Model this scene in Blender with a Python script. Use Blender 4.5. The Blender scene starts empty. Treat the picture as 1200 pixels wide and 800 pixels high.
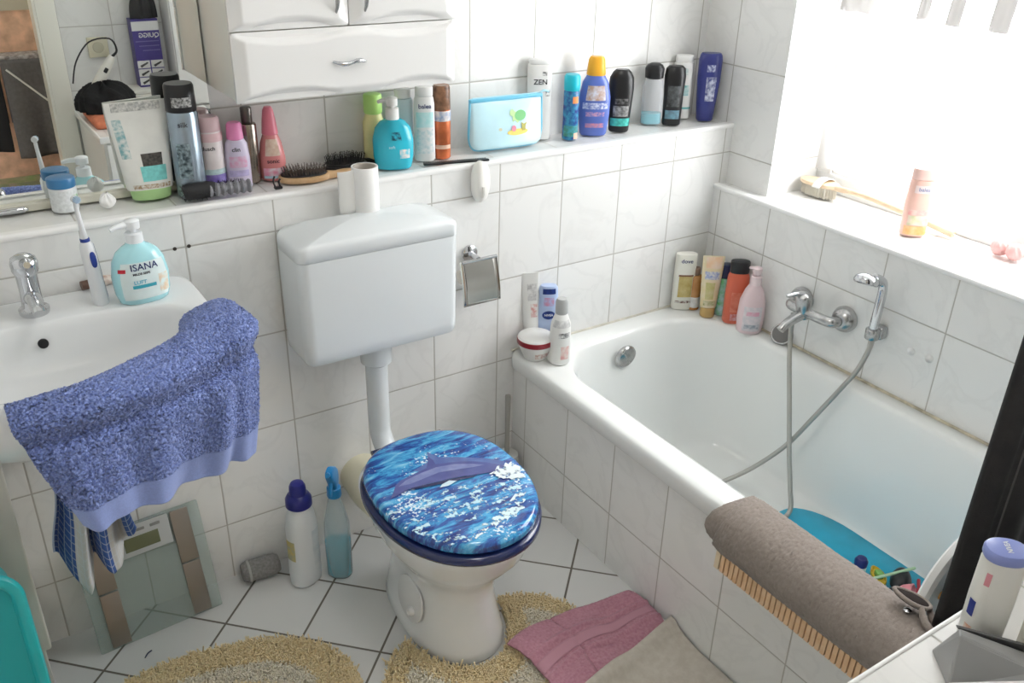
import bpy, math, random
import numpy as np
from mathutils import Vector, Matrix, Euler
random.seed(7); np.random.seed(7)
sc = bpy.context.scene
COL = sc.collection
PI = math.pi
def R(d): return math.radians(d)

# ------------------------------------------------------------------ materials
MATS = {}
def _n(nt, t, **kw):
    n = nt.nodes.new(t)
    for k, v in kw.items(): setattr(n, k, v)
    return n
def mat(name, col, rough=.4, metal=0., var=0., vscale=30., bump=0., bscale=200., trans=0., alpha=1., coat=0., sheen=0., ior=1.45, sss=0., col2=None, spec=.5):
    """Principled material, optionally mottled (var / col2) and bumped by procedural noise."""
    if name in MATS: return MATS[name]
    m = bpy.data.materials.new(name); m.use_nodes = True
    nt = m.node_tree; p = nt.nodes['Principled BSDF']
    c = (*col, 1)
    p.inputs['Base Color'].default_value = c
    p.inputs['Roughness'].default_value = rough
    p.inputs['Metallic'].default_value = metal
    p.inputs['IOR'].default_value = ior
    p.inputs['Transmission Weight'].default_value = trans
    p.inputs['Alpha'].default_value = alpha
    p.inputs['Coat Weight'].default_value = coat
    p.inputs['Sheen Weight'].default_value = sheen
    p.inputs['Specular IOR Level'].default_value = spec
    if sss: p.inputs['Subsurface Weight'].default_value = sss
    tc = _n(nt, 'ShaderNodeTexCoord')
    if var or col2:
        no = _n(nt, 'ShaderNodeTexNoise'); no.inputs['Scale'].default_value = vscale; no.inputs['Detail'].default_value = 4
        nt.links.new(tc.outputs['Object'], no.inputs['Vector'])
        cr = _n(nt, 'ShaderNodeValToRGB')
        cr.color_ramp.elements[0].position = .35; cr.color_ramp.elements[1].position = .65
        a = col2 if col2 else tuple(max(0, x * (1 - var)) for x in col)
        b = col if col2 else tuple(min(1, x * (1 + var)) for x in col)
        cr.color_ramp.elements[0].color = (*a, 1); cr.color_ramp.elements[1].color = (*b, 1)
        nt.links.new(no.outputs['Fac'], cr.inputs['Fac']); nt.links.new(cr.outputs['Color'], p.inputs['Base Color'])
    if bump:
        nb = _n(nt, 'ShaderNodeTexNoise'); nb.inputs['Scale'].default_value = bscale; nb.inputs['Detail'].default_value = 3
        nt.links.new(tc.outputs['Object'], nb.inputs['Vector'])
        bp = _n(nt, 'ShaderNodeBump'); bp.inputs['Strength'].default_value = bump; bp.inputs['Distance'].default_value = .002
        nt.links.new(nb.outputs['Fac'], bp.inputs['Height']); nt.links.new(bp.outputs['Normal'], p.inputs['Normal'])
    MATS[name] = m
    return m

def thin(name, col, fac, rough=.05):
    """thin clear sheet: transparent mixed with glossy/diffuse"""
    if name in MATS: return MATS[name]
    m = bpy.data.materials.new(name); m.use_nodes = True
    nt = m.node_tree; nt.nodes.clear()
    o = _n(nt, 'ShaderNodeOutputMaterial'); mx = _n(nt, 'ShaderNodeMixShader'); t = _n(nt, 'ShaderNodeBsdfTransparent')
    p = _n(nt, 'ShaderNodeBsdfPrincipled')
    p.inputs['Base Color'].default_value = (*col, 1); p.inputs['Roughness'].default_value = rough
    t.inputs['Color'].default_value = (*[.6 + .4 * x for x in col], 1)
    mx.inputs[0].default_value = fac
    nt.links.new(t.outputs[0], mx.inputs[1]); nt.links.new(p.outputs[0], mx.inputs[2]); nt.links.new(mx.outputs[0], o.inputs[0])
    MATS[name] = m
    return m

def tile_mat(name, ax, size, off, base=(.80, .80, .785), grout=(.46, .445, .41), gw=.0028, rough=.16, veins=True, rot=0.):
    """ceramic tiles laid in world space on axes ax=('x','z')"""
    m = bpy.data.materials.new(name); m.use_nodes = True
    nt = m.node_tree; p = nt.nodes['Principled BSDF']; L = nt.links.new
    tc = _n(nt, 'ShaderNodeTexCoord')
    vec = tc.outputs['Object']
    if rot:
        mp = _n(nt, 'ShaderNodeMapping'); mp.inputs['Rotation'].default_value = (0, 0, rot); L(vec, mp.inputs['Vector']); vec = mp.outputs['Vector']
    sp = _n(nt, 'ShaderNodeSeparateXYZ'); L(vec, sp.inputs[0])
    def M(op, a, b=None):
        n = _n(nt, 'ShaderNodeMath', operation=op)
        for i, v in enumerate((a, b)):
            if v is None: continue
            if isinstance(v, (int, float)): n.inputs[i].default_value = v
            else: L(v, n.inputs[i])
        return n.outputs[0]
    edges = []; cells = []
    for a, s, o in zip(ax, size, off):
        q = M('DIVIDE', M('SUBTRACT', sp.outputs['xyz'.index(a)], o), s)
        f = M('FRACT', q); cells.append(M('FLOOR', q))
        d = M('MULTIPLY', M('MINIMUM', f, M('SUBTRACT', 1.0, f)), s)
        edges.append(d)
    d = edges[0] if len(edges) == 1 else M('MINIMUM', edges[0], edges[1])
    mr = _n(nt, 'ShaderNodeMapRange'); mr.inputs['From Min'].default_value = gw * .5; mr.inputs['From Max'].default_value = gw * .5 + .0007
    L(d, mr.inputs['Value'])
    no = _n(nt, 'ShaderNodeTexNoise'); no.inputs['Scale'].default_value = 5.5; no.inputs['Detail'].default_value = 7; no.inputs['Distortion'].default_value = 1.6
    cmb = _n(nt, 'ShaderNodeCombineXYZ')
    L(cells[0], cmb.inputs[0]); L(cells[-1], cmb.inputs[1])
    wn = _n(nt, 'ShaderNodeTexWhiteNoise', noise_dimensions='3D'); L(cmb.outputs[0], wn.inputs['Vector'])
    va = _n(nt, 'ShaderNodeVectorMath', operation='MULTIPLY_ADD'); L(wn.outputs['Color'], va.inputs[0]); va.inputs[1].default_value = (9, 9, 9); L(tc.outputs['Object'], va.inputs[2])
    L(va.outputs[0], no.inputs['Vector'])
    cr = _n(nt, 'ShaderNodeValToRGB'); e = cr.color_ramp.elements
    lo = tuple(x * .955 for x in base)
    e[0].position = .0; e[0].color = (*base, 1); e[1].position = 1; e[1].color = (*base, 1)
    if veins:
        a = e.new(.455); a.color = (*base, 1); b = e.new(.5); b.color = (*lo, 1); c = e.new(.56); c.color = (*base, 1)
    L(no.outputs['Fac'], cr.inputs['Fac'])
    hv = _n(nt, 'ShaderNodeHueSaturation'); L(cr.outputs['Color'], hv.inputs['Color'])
    L(M('ADD', M('MULTIPLY', wn.outputs['Value'], .035), .98), hv.inputs['Value'])
    mx = _n(nt, 'ShaderNodeMix', data_type='RGBA'); L(mr.outputs[0], mx.inputs[0]); mx.inputs[6].default_value = (*grout, 1); L(hv.outputs[0], mx.inputs[7])
    L(mx.outputs[2], p.inputs['Base Color'])
    rr = _n(nt, 'ShaderNodeMapRange'); rr.inputs['To Min'].default_value = .8; rr.inputs['To Max'].default_value = rough; L(mr.outputs[0], rr.inputs['Value']); L(rr.outputs[0], p.inputs['Roughness'])
    m2 = _n(nt, 'ShaderNodeMapRange'); m2.inputs['From Min'].default_value = gw * .35; m2.inputs['From Max'].default_value = gw * .5 + .0025; L(d, m2.inputs['Value'])
    bp = _n(nt, 'ShaderNodeBump'); bp.inputs['Strength'].default_value = .5; bp.inputs['Distance'].default_value = .001
    L(m2.outputs[0], bp.inputs['Height']); L(bp.outputs['Normal'], p.inputs['Normal'])
    return m

# ------------------------------------------------------------------ mesh helpers
def rrect(hx, hy, r, n=6):
    """rounded rectangle outline, counter-clockwise"""
    r = min(r, hx, hy); P = []
    for cx, cy, a0 in ((hx - r, hy - r, 0), (-hx + r, hy - r, 90), (-hx + r, -hy + r, 180), (hx - r, -hy + r, 270)):
        for i in range(n + 1):
            a = R(a0 + 90 * i / n); P.append((cx + r * math.cos(a), cy + r * math.sin(a)))
    return P
def sell(rx, ry, e=2., n=40):
    P = []
    for i in range(n):
        a = 2 * PI * i / n; c, s = math.cos(a), math.sin(a)
        P.append((rx * math.copysign(abs(c) ** (2 / e), c), ry * math.copysign(abs(s) ** (2 / e), s)))
    return P

class MB:
    def __init__(s): s.v = []; s.f = []; s.mi = []; s.cur = 0
    def add(s, vs, fs, T=None):
        b = len(s.v)
        if T is not None: vs = [tuple(T @ Vector(v)) for v in vs]
        s.v += [tuple(v) for v in vs]
        for f in fs: s.f.append([b + i for i in f]); s.mi.append(s.cur)
        return s
    def loft(s, rings, cap0=True, cap1=True, T=None, close=True):
        n = len(rings[0]); vs = [p for r in rings for p in r]; fs = []
        for k in range(len(rings) - 1):
            for i in range(n if close else n - 1):
                j = (i + 1) % n
                fs.append([k * n + i, k * n + j, (k + 1) * n + j, (k + 1) * n + i])
        if cap0: fs.append(list(range(n))[::-1])
        if cap1: fs.append([(len(rings) - 1) * n + i for i in range(n)])
        return s.add(vs, fs, T)
    def box(s, x0, x1, y0, y1, z0, z1, b=0., T=None):
        if b <= 0:
            vs = [(x, y, z) for z in (z0, z1) for y in (y0, y1) for x in (x0, x1)]
            return s.add(vs, [[0, 2, 3, 1], [4, 5, 7, 6], [0, 1, 5, 4], [2, 6, 7, 3], [0, 4, 6, 2], [1, 3, 7, 5]], T)
        cx, cy, hx, hy = (x0 + x1) / 2, (y0 + y1) / 2, (x1 - x0) / 2, (y1 - y0) / 2
        rings = []
        for k in range(5):
            a = PI / 2 * k / 4; i = b * (1 - math.sin(a)); z = z0 + b * (1 - math.cos(a))
            rings.append([(cx + x, cy + y, z) for x, y in rrect(hx - i, hy - i, b, 4)])
        for k in range(5):
            a = PI / 2 * k / 4; i = b * (1 - math.cos(a)); z = z1 - b * (1 - math.sin(a))
            rings.append([(cx + x, cy + y, z) for x, y in rrect(hx - i, hy - i, b, 4)])
        return s.loft(rings, T=T)
    def lathe(s, prof, n=32, T=None, cap0=True, cap1=True):
        return s.loft([[(r * math.cos(2 * PI * i / n), r * math.sin(2 * PI * i / n), z) for i in range(n)] for z, r in prof], cap0, cap1, T)
    def tube(s, pts, r, n=10, caps=True, smooth=0):
        P = [Vector(p) for p in pts]
        if smooth: P = catmull(P, smooth)
        rs = r if isinstance(r, (list, tuple)) else [r] * len(P)
        if len(rs) != len(P): rs = [float(q) for q in np.interp(np.linspace(0, 1, len(P)), np.linspace(0, 1, len(rs)), rs)]
        rings = []; up = None
        for i, p in enumerate(P):
            t = (P[min(i + 1, len(P) - 1)] - P[max(i - 1, 0)]).normalized()
            if up is None:
                up = Vector((0, 0, 1)) if abs(t.z) < .9 else Vector((1, 0, 0))
            a = t.cross(up).normalized(); up = a.cross(t).normalized()
            rings.append([tuple(p + rs[i] * (math.cos(2 * PI * k / n) * a + math.sin(2 * PI * k / n) * up)) for k in range(n)])
        return s.loft(rings, caps, caps)
    def prism(s, poly, z0, z1, b=0., T=None):
        if not b: return s.loft([[(x, y, z0) for x, y in poly], [(x, y, z1) for x, y in poly]], T=T)
        cx = sum(p[0] for p in poly) / len(poly); cy = sum(p[1] for p in poly) / len(poly)
        def sh(i, z):
            o = []
            for x, y in poly:
                d = math.hypot(x - cx, y - cy); k = max(0, (d - i) / d) if d else 1
                o.append((cx + (x - cx) * k, cy + (y - cy) * k, z))
            return o
        return s.loft([sh(b, z0), sh(b * .3, z0 + b * .3), sh(0, z0 + b), sh(0, z1 - b), sh(b * .3, z1 - b * .3), sh(b, z1)], T=T)
    def grid(s, fn, nu, nv, T=None):
        vs = [fn(i / nu, j / nv) for j in range(nv + 1) for i in range(nu + 1)]
        fs = [[j * (nu + 1) + i, j * (nu + 1) + i + 1, (j + 1) * (nu + 1) + i + 1, (j + 1) * (nu + 1) + i] for j in range(nv) for i in range(nu)]
        return s.add(vs, fs, T)
    def build(s, name, m, parent=None, smooth=True, sub=0, solid=0., bevel=0., angle=40):
        me = bpy.data.meshes.new(name)
        me.from_pydata(s.v, [], s.f); me.validate()
        ms = m if isinstance(m, (list, tuple)) else [m]
        for x in ms: me.materials.append(x)
        if len(ms) > 1 and len(me.polygons) == len(s.mi): me.polygons.foreach_set('material_index', s.mi)
        o = bpy.data.objects.new(name, me); COL.objects.link(o)
        if parent is not None: o.parent = parent
        if smooth:
            me.shade_smooth()
            if hasattr(me, 'set_sharp_from_angle'): me.set_sharp_from_angle(angle=R(angle))
        if solid:
            md = o.modifiers.new('thickness', 'SOLIDIFY'); md.thickness = solid; md.offset = 0
        if bevel:
            md = o.modifiers.new('bevel', 'BEVEL'); md.width = bevel; md.segments = 2; md.limit_method = 'ANGLE'
        if sub:
            md = o.modifiers.new('sub', 'SUBSURF'); md.levels = sub; md.render_levels = sub
        return o

def catmull(P, k):
    P = [Vector(p) for p in P]; out = []
    for i in range(len(P) - 1):
        p0 = P[max(i - 1, 0)]; p1 = P[i]; p2 = P[i + 1]; p3 = P[min(i + 2, len(P) - 1)]
        for j in range(k):
            t = j / k
            out.append(.5 * ((2 * p1) + (p2 - p0) * t + (2 * p0 - 5 * p1 + 4 * p2 - p3) * t * t + (3 * p1 - p0 - 3 * p2 + p3) * t ** 3))
    out.append(P[-1])
    return out
def interp(P, t):
    """point on polyline-catmull list at 0..1"""
    x = t * (len(P) - 1); i = min(int(x), len(P) - 2); return P[i].lerp(P[i + 1], x - i)

def tag(o, label, cat, group=None, kind=None):
    o['label'] = label; o['category'] = cat
    if group: o['group'] = group
    if kind: o['kind'] = kind
    return o
def thing(name, label, cat, loc=(0, 0, 0), rz=0., group=None, rx=0., ry=0.):
    o = bpy.data.objects.new(name, None); COL.objects.link(o); o.empty_display_size = .05
    o.location = loc; o.rotation_euler = (rx, ry, rz)
    return tag(o, label, cat, group)
def struct(name, mb, m, parent=None, **kw):
    o = mb.build(name, m, parent, **kw)
    if parent is None: o['kind'] = 'structure'
    return o
def T_(loc=(0, 0, 0), rx=0, ry=0, rz=0):
    return Matrix.Translation(loc) @ Euler((R(rx), R(ry), R(rz))).to_matrix().to_4x4()
def copy_tree(o, parent=None):
    c = o.copy(); COL.objects.link(c)
    if parent is not None: c.parent = parent
    for ch in list(o.children): copy_tree(ch, c)
    return c

# ---- lettering -----------------------------------------------------------------
def text_mesh(s, size, bold=0., align='CENTER'):
    cu = bpy.data.curves.new('lettering', 'FONT'); cu.body = s; cu.size = size; cu.align_x = align; cu.align_y = 'CENTER'; cu.offset = bold; cu.resolution_u = 3
    o = bpy.data.objects.new('lettering', cu); COL.objects.link(o)
    me = bpy.data.meshes.new_from_object(o)
    vs = [tuple(v.co) for v in me.vertices]; fs = [list(p.vertices) for p in me.polygons]
    bpy.data.objects.remove(o); bpy.data.curves.remove(cu); bpy.data.meshes.remove(me)
    return vs, fs

class Shell:
    """lofted bottle wall: sections (z, rx, ry, e); front is -y"""
    def __init__(s, secs, n=40):
        s.secs = [(q + (2.,))[:4] for q in secs]; s.n = n
    def at(s, z):
        S = s.secs
        if z <= S[0][0]: return S[0]
        for a, b in zip(S, S[1:]):
            if a[0] <= z <= b[0]:
                k = (z - a[0]) / max(b[0] - a[0], 1e-9); return tuple(a[i] + (b[i] - a[i]) * k for i in range(4))
        return S[-1]
    def pt(s, a, z, off=0.):
        """surface point at angle a from the front"""
        _, rx, ry, e = s.at(z)
        c, q = math.sin(a), -math.cos(a)
        x = math.copysign(abs(c) ** (2 / e), c) * (rx + off); y = math.copysign(abs(q) ** (2 / e), q) * (ry + off)
        return (x, y, z)
    def ang_for_x(s, x, z):
        _, rx, ry, e = s.at(z)
        k = max(-1, min(1, x / rx)); return math.asin(math.copysign(abs(k) ** (e / 2), k))
    def mesh(s, mb=None, cap0=True, cap1=True):
        mb = mb or MB()
        return mb.loft([[(x, y, z) for x, y in sell(rx, ry, e, s.n)] for z, rx, ry, e in s.secs], cap0, cap1)
    def patch(s, z0, z1, a0, a1, off=.0006, n=20, k=8):
        return MB().grid(lambda u, v: s.pt(a0 + (a1 - a0) * u, z0 + (z1 - z0) * v, off), n, k)
    def text(s, string, size, z, x=0., off=.0011, bold=0., wide=1.):
        vs, fs = text_mesh(string, size, bold)
        out = []
        for p in vs:
            zz = z + p[1]; out.append(s.pt(s.ang_for_x(x + p[0] * wide, zz), zz, off))
        return MB().add(out, fs)
def tubeprof(h, rx, ry, e=2., b=.004, z0=0., taper=1.):
    return [(z0, rx - b, ry - b, e), (z0 + b * .3, rx - b * .3, ry - b * .3, e), (z0 + b, rx, ry, e), (z0 + h - b, rx * taper, ry * taper, e), (z0 + h - b * .3, rx * taper - b * .3, ry * taper - b * .3, e), (z0 + h, rx * taper - b, ry * taper - b, e)]

def bottle(name, label, cat, loc, body, bmat, cap=None, cmat=None, rz=0., group=None, labels=(), texts=(), extra=None, capname='cap', rx=0., ry=0., bodyname='body'):
    """a container: body > labels and printing are sub-parts, cap is a part"""
    rz += .75 * math.degrees(math.atan2(-1.2 - loc[0], 1.9 + loc[1]))   # turned towards the room
    t = thing(name, label, cat, loc, R(rz), group, R(rx), R(ry))
    if not group: t['group'] = 'toiletries on the tiled ledge' if loc[1] > 0 and loc[2] > .99 else ('toiletries on the bath rim' if .4 < loc[2] < .5 else 'bottles about the bathroom')
    sh = Shell(body); bo = sh.mesh().build(bodyname, bmat, t)
    for q in labels:
        z0, z1, a, m = q[:4]; c = q[4] if len(q) > 4 else 0
        sh.patch(z0, z1, R(c - a), R(c + a), q[5] if len(q) > 5 else .0006).build('printed_label', m, bo)
    for q in texts:
        sh.text(q[0], q[1], q[2], q[3] if len(q) > 3 else 0., bold=.0002).build('printed_lettering', q[4] if len(q) > 4 else mat('ink', (.02, .02, .03), .5), bo)
    if cap: Shell(cap).mesh().build(capname, cmat, t)
    if extra: extra(t, sh, bo)
    return t

# common materials
WHITE = mat('white_plastic', (.82, .82, .81), .35)
CERAM = mat('sanitary_ceramic', (.80, .815, .82), .07, coat=.3)
ENAMEL = mat('bath_enamel', (.80, .815, .80), .08, coat=.3)
CHROME = mat('chrome', (.62, .63, .65), .12, 1.)
DULLCH = mat('worn_chrome', (.48, .48, .48), .26, 1., var=.12, vscale=60)
BLACK = mat('black_plastic', (.015, .015, .017), .35)
CREAM = mat('cream_lacquer', (.74, .73, .66), .3)
INK = mat('ink', (.02, .02, .03), .5)
# ================================================================== ROOM
V0, ZR = .003, .9164
TB = tile_mat('wall_tiles_back', 'xz', (.2, .25), (V0, ZR))
TLt = tile_mat('ledge_tiles_back', 'x', (.2,), (V0,))
TRl = tile_mat('wall_tiles_right_low', 'yz', (.2, .25), (-.0288, ZR))
TRt = tile_mat('sill_tiles_right', 'y', (.2,), (-.0288,))
TRu = tile_mat('wall_tiles_right_high', 'yz', (.2, .25), (.03, ZR))
TRv = tile_mat('window_reveal_tiles', 'xz', (.4, .25), (.66, ZR), veins=False)
TA = tile_mat('apron_tiles', 'yz', (.2, .25), (-.0672, ZR))
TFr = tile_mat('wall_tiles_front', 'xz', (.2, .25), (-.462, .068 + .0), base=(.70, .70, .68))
TFl = tile_mat('floor_tiles', 'xy', (.1986, .1986), (0, 0), base=(.66, .665, .655), grout=(.15, .135, .115), gw=.0048, rough=.22, veins=False, rot=0)
def floor_tile_fix():
    # lay the floor tiles diagonally: nodes at (-1.15 + .2808 i, -.155 + .2808 j)
    nt = TFl.node_tree; sp = [n for n in nt.nodes if n.type == 'SEPXYZ'][0]
    tc = [n for n in nt.nodes if n.type == 'TEX_COORD'][0]
    mp = _n(nt, 'ShaderNodeMapping', vector_type='TEXTURE'); mp.inputs['Location'].default_value = (-1.15, -.155, 0); mp.inputs['Rotation'].default_value = (0, 0, PI / 4)
    nt.links.new(tc.outputs['Object'], mp.inputs['Vector']); nt.links.new(mp.outputs['Vector'], sp.inputs[0])
floor_tile_fix()
PAINT = mat('ceiling_paint', (.82, .82, .80), .9)

struct('floor', MB().box(-1.95, 1.06, -3.06, .22, -.06, 0), TFl, smooth=False)
struct('ceiling', MB().box(-1.95, 1.06, -3.06, .22, 2.45, 2.5), PAINT, smooth=False)
struct('wall_back', MB().box(-1.8, 1.06, .155, .22, 0, 2.45), TB, smooth=False)
b = MB(); b.box(-1.75, .831, 0, .155, 0, .999); b.mi = [0, 1, 0, 0, 0, 0]
struct('ledge_back', b, [TB, TLt], smooth=False)
b = MB(); b.box(.783, 1.06, -1.98, 0, 0, .8205); b.mi = [0, 1, 0, 0, 0, 0]
struct('ledge_right', b, [TRl, TRt], smooth=False)
b = MB(); b.box(.831, 1.06, -.168, .155, .8205, 2.45); b.mi = [0, 0, 1, 0, 0, 0]
struct('wall_right', b, [TRu, TRv], smooth=False)
struct('wall_right.001', MB().box(.831, 1.06, -1.98, -1.3, .8205, 2.45), TRu, smooth=False)
struct('wall_right.002', MB().box(.831, 1.06, -1.3, -.168, 1.95, 2.45), PAINT, smooth=False)
struct('wall_left', MB().box(-1.8, -1.75, -1.98, .155, 0, 2.45), tile_mat('wall_tiles_left', 'yz', (.2, .25), (0, ZR)), smooth=False)
b = MB(); b.box(-.735, 1.06, -2.06, -1.98, 0, 2.45); b.box(-1.75, -1.5, -2.06, -1.98, 0, 2.45); b.box(-1.5, -.735, -2.06, -1.98, 2.04, 2.45)
struct('wall_front', b, TFr, smooth=False)
HALL = mat('hall_wall_paint', (.80, .50, .34), .9, var=.22, vscale=14, bump=.4, bscale=60)
HALLT = mat('hall_wall_upper', (.52, .47, .36), .9)
struct('wall_hall', MB().box(-1.95, .3, -3.06, -3.0, 0, 1.02), HALL, smooth=False)
struct('wall_hall.001', MB().box(-1.95, .3, -3.06, -2.99, 1.02, 2.45), HALLT, smooth=False)
struct('wall_hall_side', MB().box(.24, .3, -3.0, -2.06, 0, 2.45), HALLT, smooth=False)
struct('wall_hall_side.001', MB().box(-1.95, -1.9, -3.0, -2.06, 0, 2.45), HALLT, smooth=False)

# door casing round the doorway in the front wall
b = MB()
b.box(-.735, -.6625, -1.98, -1.9665, 0, 2.1, .004); b.box(-1.5725, -1.5, -1.98, -1.9665, 0, 2.1, .004); b.box(-1.573, -.662, -1.98, -1.966, 2.04, 2.113, .004)
b.box(-.745, -.733, -2.07, -1.97, 0, 2.04, .002); b.box(-1.502, -1.49, -2.07, -1.97, 0, 2.04, .002); b.box(-1.5, -.735, -2.07, -1.97, 2.03, 2.042, .002)
struct('door_1', b, CREAM)

# rounded white edging strips along the ledges
def edging(name, p0, p1, nrm):
    d = Vector(nrm); P = []
    prof = [(-.001, -.010), (.0025, -.0095), (.0038, -.005), (.0035, .0), (.0015, .0024), (-.005, .003), (-.02, .003), (-.02, -.010)]
    m = MB(); m.loft([[tuple(Vector(p) + d * a + Vector((0, 0, z))) for a, z in prof] for p in (p0, p1)])
    struct(name, m, mat('edging_plastic', (.86, .86, .85), .25), angle=50)
edging('trim_1', (-1.75, 0, 1.0), (.831, 0, 1.0), (0, -1, 0))
edging('trim_2', (.783, -1.98, .8205), (.783, 0, .8205), (-1, 0, 0))
# silicone joint round the bath
SIL = mat('old_silicone', (.52, .47, .36), .6, var=.3, vscale=25)
struct('trim_3', MB().tube([(.779, -.002, .4425), (.779, -1.455, .4425)], .0045, 8), SIL)
struct('trim_4', MB().tube([(.05, -.003, .4425), (.78, -.003, .4425)], .0035, 8), mat('pale_silicone', (.66, .63, .55), .6, var=.15, vscale=25))

# window: frame, sash, glass
FR = mat('window_frame_white', (.83, .83, .82), .3)
b = MB()
y0, y1, z0, z1 = -1.3, -.168, .8205, 1.95
b.box(1.036, 1.08, y0, y1, z0, z0 + .055, .004); b.box(1.036, 1.08, y0, y1, z1 - .05, z1, .004)
b.box(1.0367, 1.079, y0 + .0005, y0 + .05, z0 + .001, z1 - .001, .004); b.box(1.0367, 1.079, y1 - .05, y1 - .0005, z0 + .001, z1 - .001, .004)
b.box(1.045, 1.075, y0 + .04, y1 - .04, z0 + .045, z0 + .10, .004); b.box(1.045, 1.075, y0 + .04, y1 - .04, z1 - .09, z1 - .04, .004)
b.box(1.0457, 1.0743, y0 + .041, y0 + .09, z0 + .051, z1 - .051, .004); b.box(1.0457, 1.0743, y1 - .09, y1 - .041, z0 + .051, z1 - .051, .004)
b.box(1.05, 1.07, y0 + .05, y1 - .05, 1.405, 1.425, .003)
w = struct('window_1', b, FR)
MB().box(1.058, 1.062, y0 + .08, y1 - .08, z0 + .09, z1 - .08).build('window_pane', thin('pane_glass', (1, 1, 1), .05, .02), w, smooth=False)
t = MB().box(1.028, 1.036, -.186, -.172, .8245, .850, .002).build('hinge', mat('hinge_cream', (.7, .66, .55), .4), w)

# ================================================================== BATH
def rr_ring(x0, x1, y0, y1, r, z, n=10):
    cx, cy = (x0 + x1) / 2, (y0 + y1) / 2
    return [(cx + x, cy + y, z) for x, y in rrect((x1 - x0) / 2, (y1 - y0) / 2, r, n)]
tub = thing('bathtub', 'white enamel built-in bathtub beneath the window, hose and blue mat inside', 'bathtub', (0, 0, 0))
YE = -1.455
b = MB()
rim = [
    rr_ring(.0635, .779, YE + .003, -.003, .008, .392), rr_ring(.052, .779, YE + .003, -.003, .012, .3885), rr_ring(.046, .779, YE + .003, -.003, .016, .395),
    rr_ring(.044, .779, YE + .003, -.003, .018, .427), rr_ring(.0465, .779, YE + .003, -.003, .02, .4365), rr_ring(.053, .7785, YE + .004, -.004, .022, .4405), rr_ring(.066, .778, YE + .006, -.006, .024, .4410),
    rr_ring(.115, .742, YE + .06, -.062, .17, .4395), rr_ring(.124, .734, YE + .07, -.071, .175, .4355), rr_ring(.131, .728, YE + .078, -.078, .175, .425), rr_ring(.137, .723, YE + .085, -.086, .175, .40),
    rr_ring(.150, .717, YE + .10, -.11, .17, .30), rr_ring(.166, .711, YE + .12, -.14, .165, .18), rr_ring(.182, .706, YE + .14, -.17, .16, .10), rr_ring(.198, .700, YE + .155, -.195, .155, .062), rr_ring(.225, .688, YE + .18, -.235, .14, .044), rr_ring(.30, .62, YE + .26, -.33, .10, .038)]
b.loft(rim, cap0=False)
b.build('basin', ENAMEL, tub, angle=60)
# overflow rosette on the sloping head end
m = MB().lathe([(0, .001), (0, .036), (.006, .0375), (.012, .035), (.016, .028), (.0175, .0)][1:], 32, T_((.392, -.0985, .377), rx=98))
ov = m.build('overflow_rosette', DULLCH, tub)
MB().box(-.003, .003, -.026, .026, .0125, .0175, .002, T_((.392, -.0985, .377), rx=98) @ T_(rz=35)).build('overflow_grip', DULLCH, ov)
MB().box(.061, .09, -1.455, -.001, 0, .392).build('tiled_apron', TA, tub, smooth=False)

# ================================================================== TOILET
tc_ = thing('toilet', 'white floor-standing toilet with dolphin-printed blue lid and wall-hung cistern', 'toilet', (0, 0, 0))
CIS = mat('cistern_plastic', (.74, .775, .79), .22)
# tank
def tank_ring(z, x0, x1, yf, r):
    P = []
    return [((x0 + x1) / 2 + x, (yf - .002) / 2 + y, z) for x, y in rrect((x1 - x0) / 2, (-.002 - yf) / 2, r, 6)]
b = MB(); b.loft([tank_ring(.628, -.585, -.222, -.135, .012), tank_ring(.630, -.594, -.213, -.144, .02), tank_ring(.638, -.599, -.208, -.149, .024), tank_ring(.66, -.601, -.206, -.151, .026), tank_ring(.885, -.603, -.204, -.152, .024)])
b.build('tank', CIS, tc_)
# domed tank lid
b = MB(); rings = []
def lid_h(x):  # gentle arch over the width
    return .046 * (1 - ((x + .4035) / .205) ** 2)
for z, ins in ((.8852, .0015), (.8862, 0.), (.908, 0.), (.914, .002), (.9175, .008)):
    rings.append([(x, y, z + (lid_h(x) * .55 if z > .91 else (lid_h(x) * .4 if z > .9 else 0))) for x, y, _ in tank_ring(0, -.6035 + ins, -.2035 - ins, -.1525 + ins, .024)])
for k in (.3, .6, .85):
    rings.append([(-.4035 + (x + .4035) * (1 - k * .9), -.077 + (y + .077) * (1 - k), .9185 + .004 * k + lid_h(-.4035 + (x + .4035) * (1 - k * .9)) * .62) for x, y, _ in tank_ring(0, -.597, -.21, -.146, .024)])
b.loft(rings); b.build('tank_lid', CIS, tc_, angle=60)
# flush pipe: collar and bent tube
b = MB(); b.lathe([(.56, .030), (.566, .0385), (.612, .040), (.628, .036)], 28, T_((-.40, -.075, 0)))
b.build('pipe_collar', CIS, tc_)
MB().tube([(-.40, -.075, .60), (-.40, -.075, .50), (-.40, -.075, .40), (-.40, -.078, .36), (-.398, -.10, .325), (-.397, -.14, .308), (-.396, -.20, .30), (-.395, -.24, .30)], .0275, 18, smooth=4).build('flush_pipe', CIS, tc_)
MB().lathe([(0, .058), (.05, .060), (.055, .062), (.1, .062), (.16, .055), (.19, .05)], 28, T_((-.43, -.0, .195), rx=90) ).build('drain_connector', mat('yellowed_plastic', (.72, .68, .52), .4), tc_)
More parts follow.
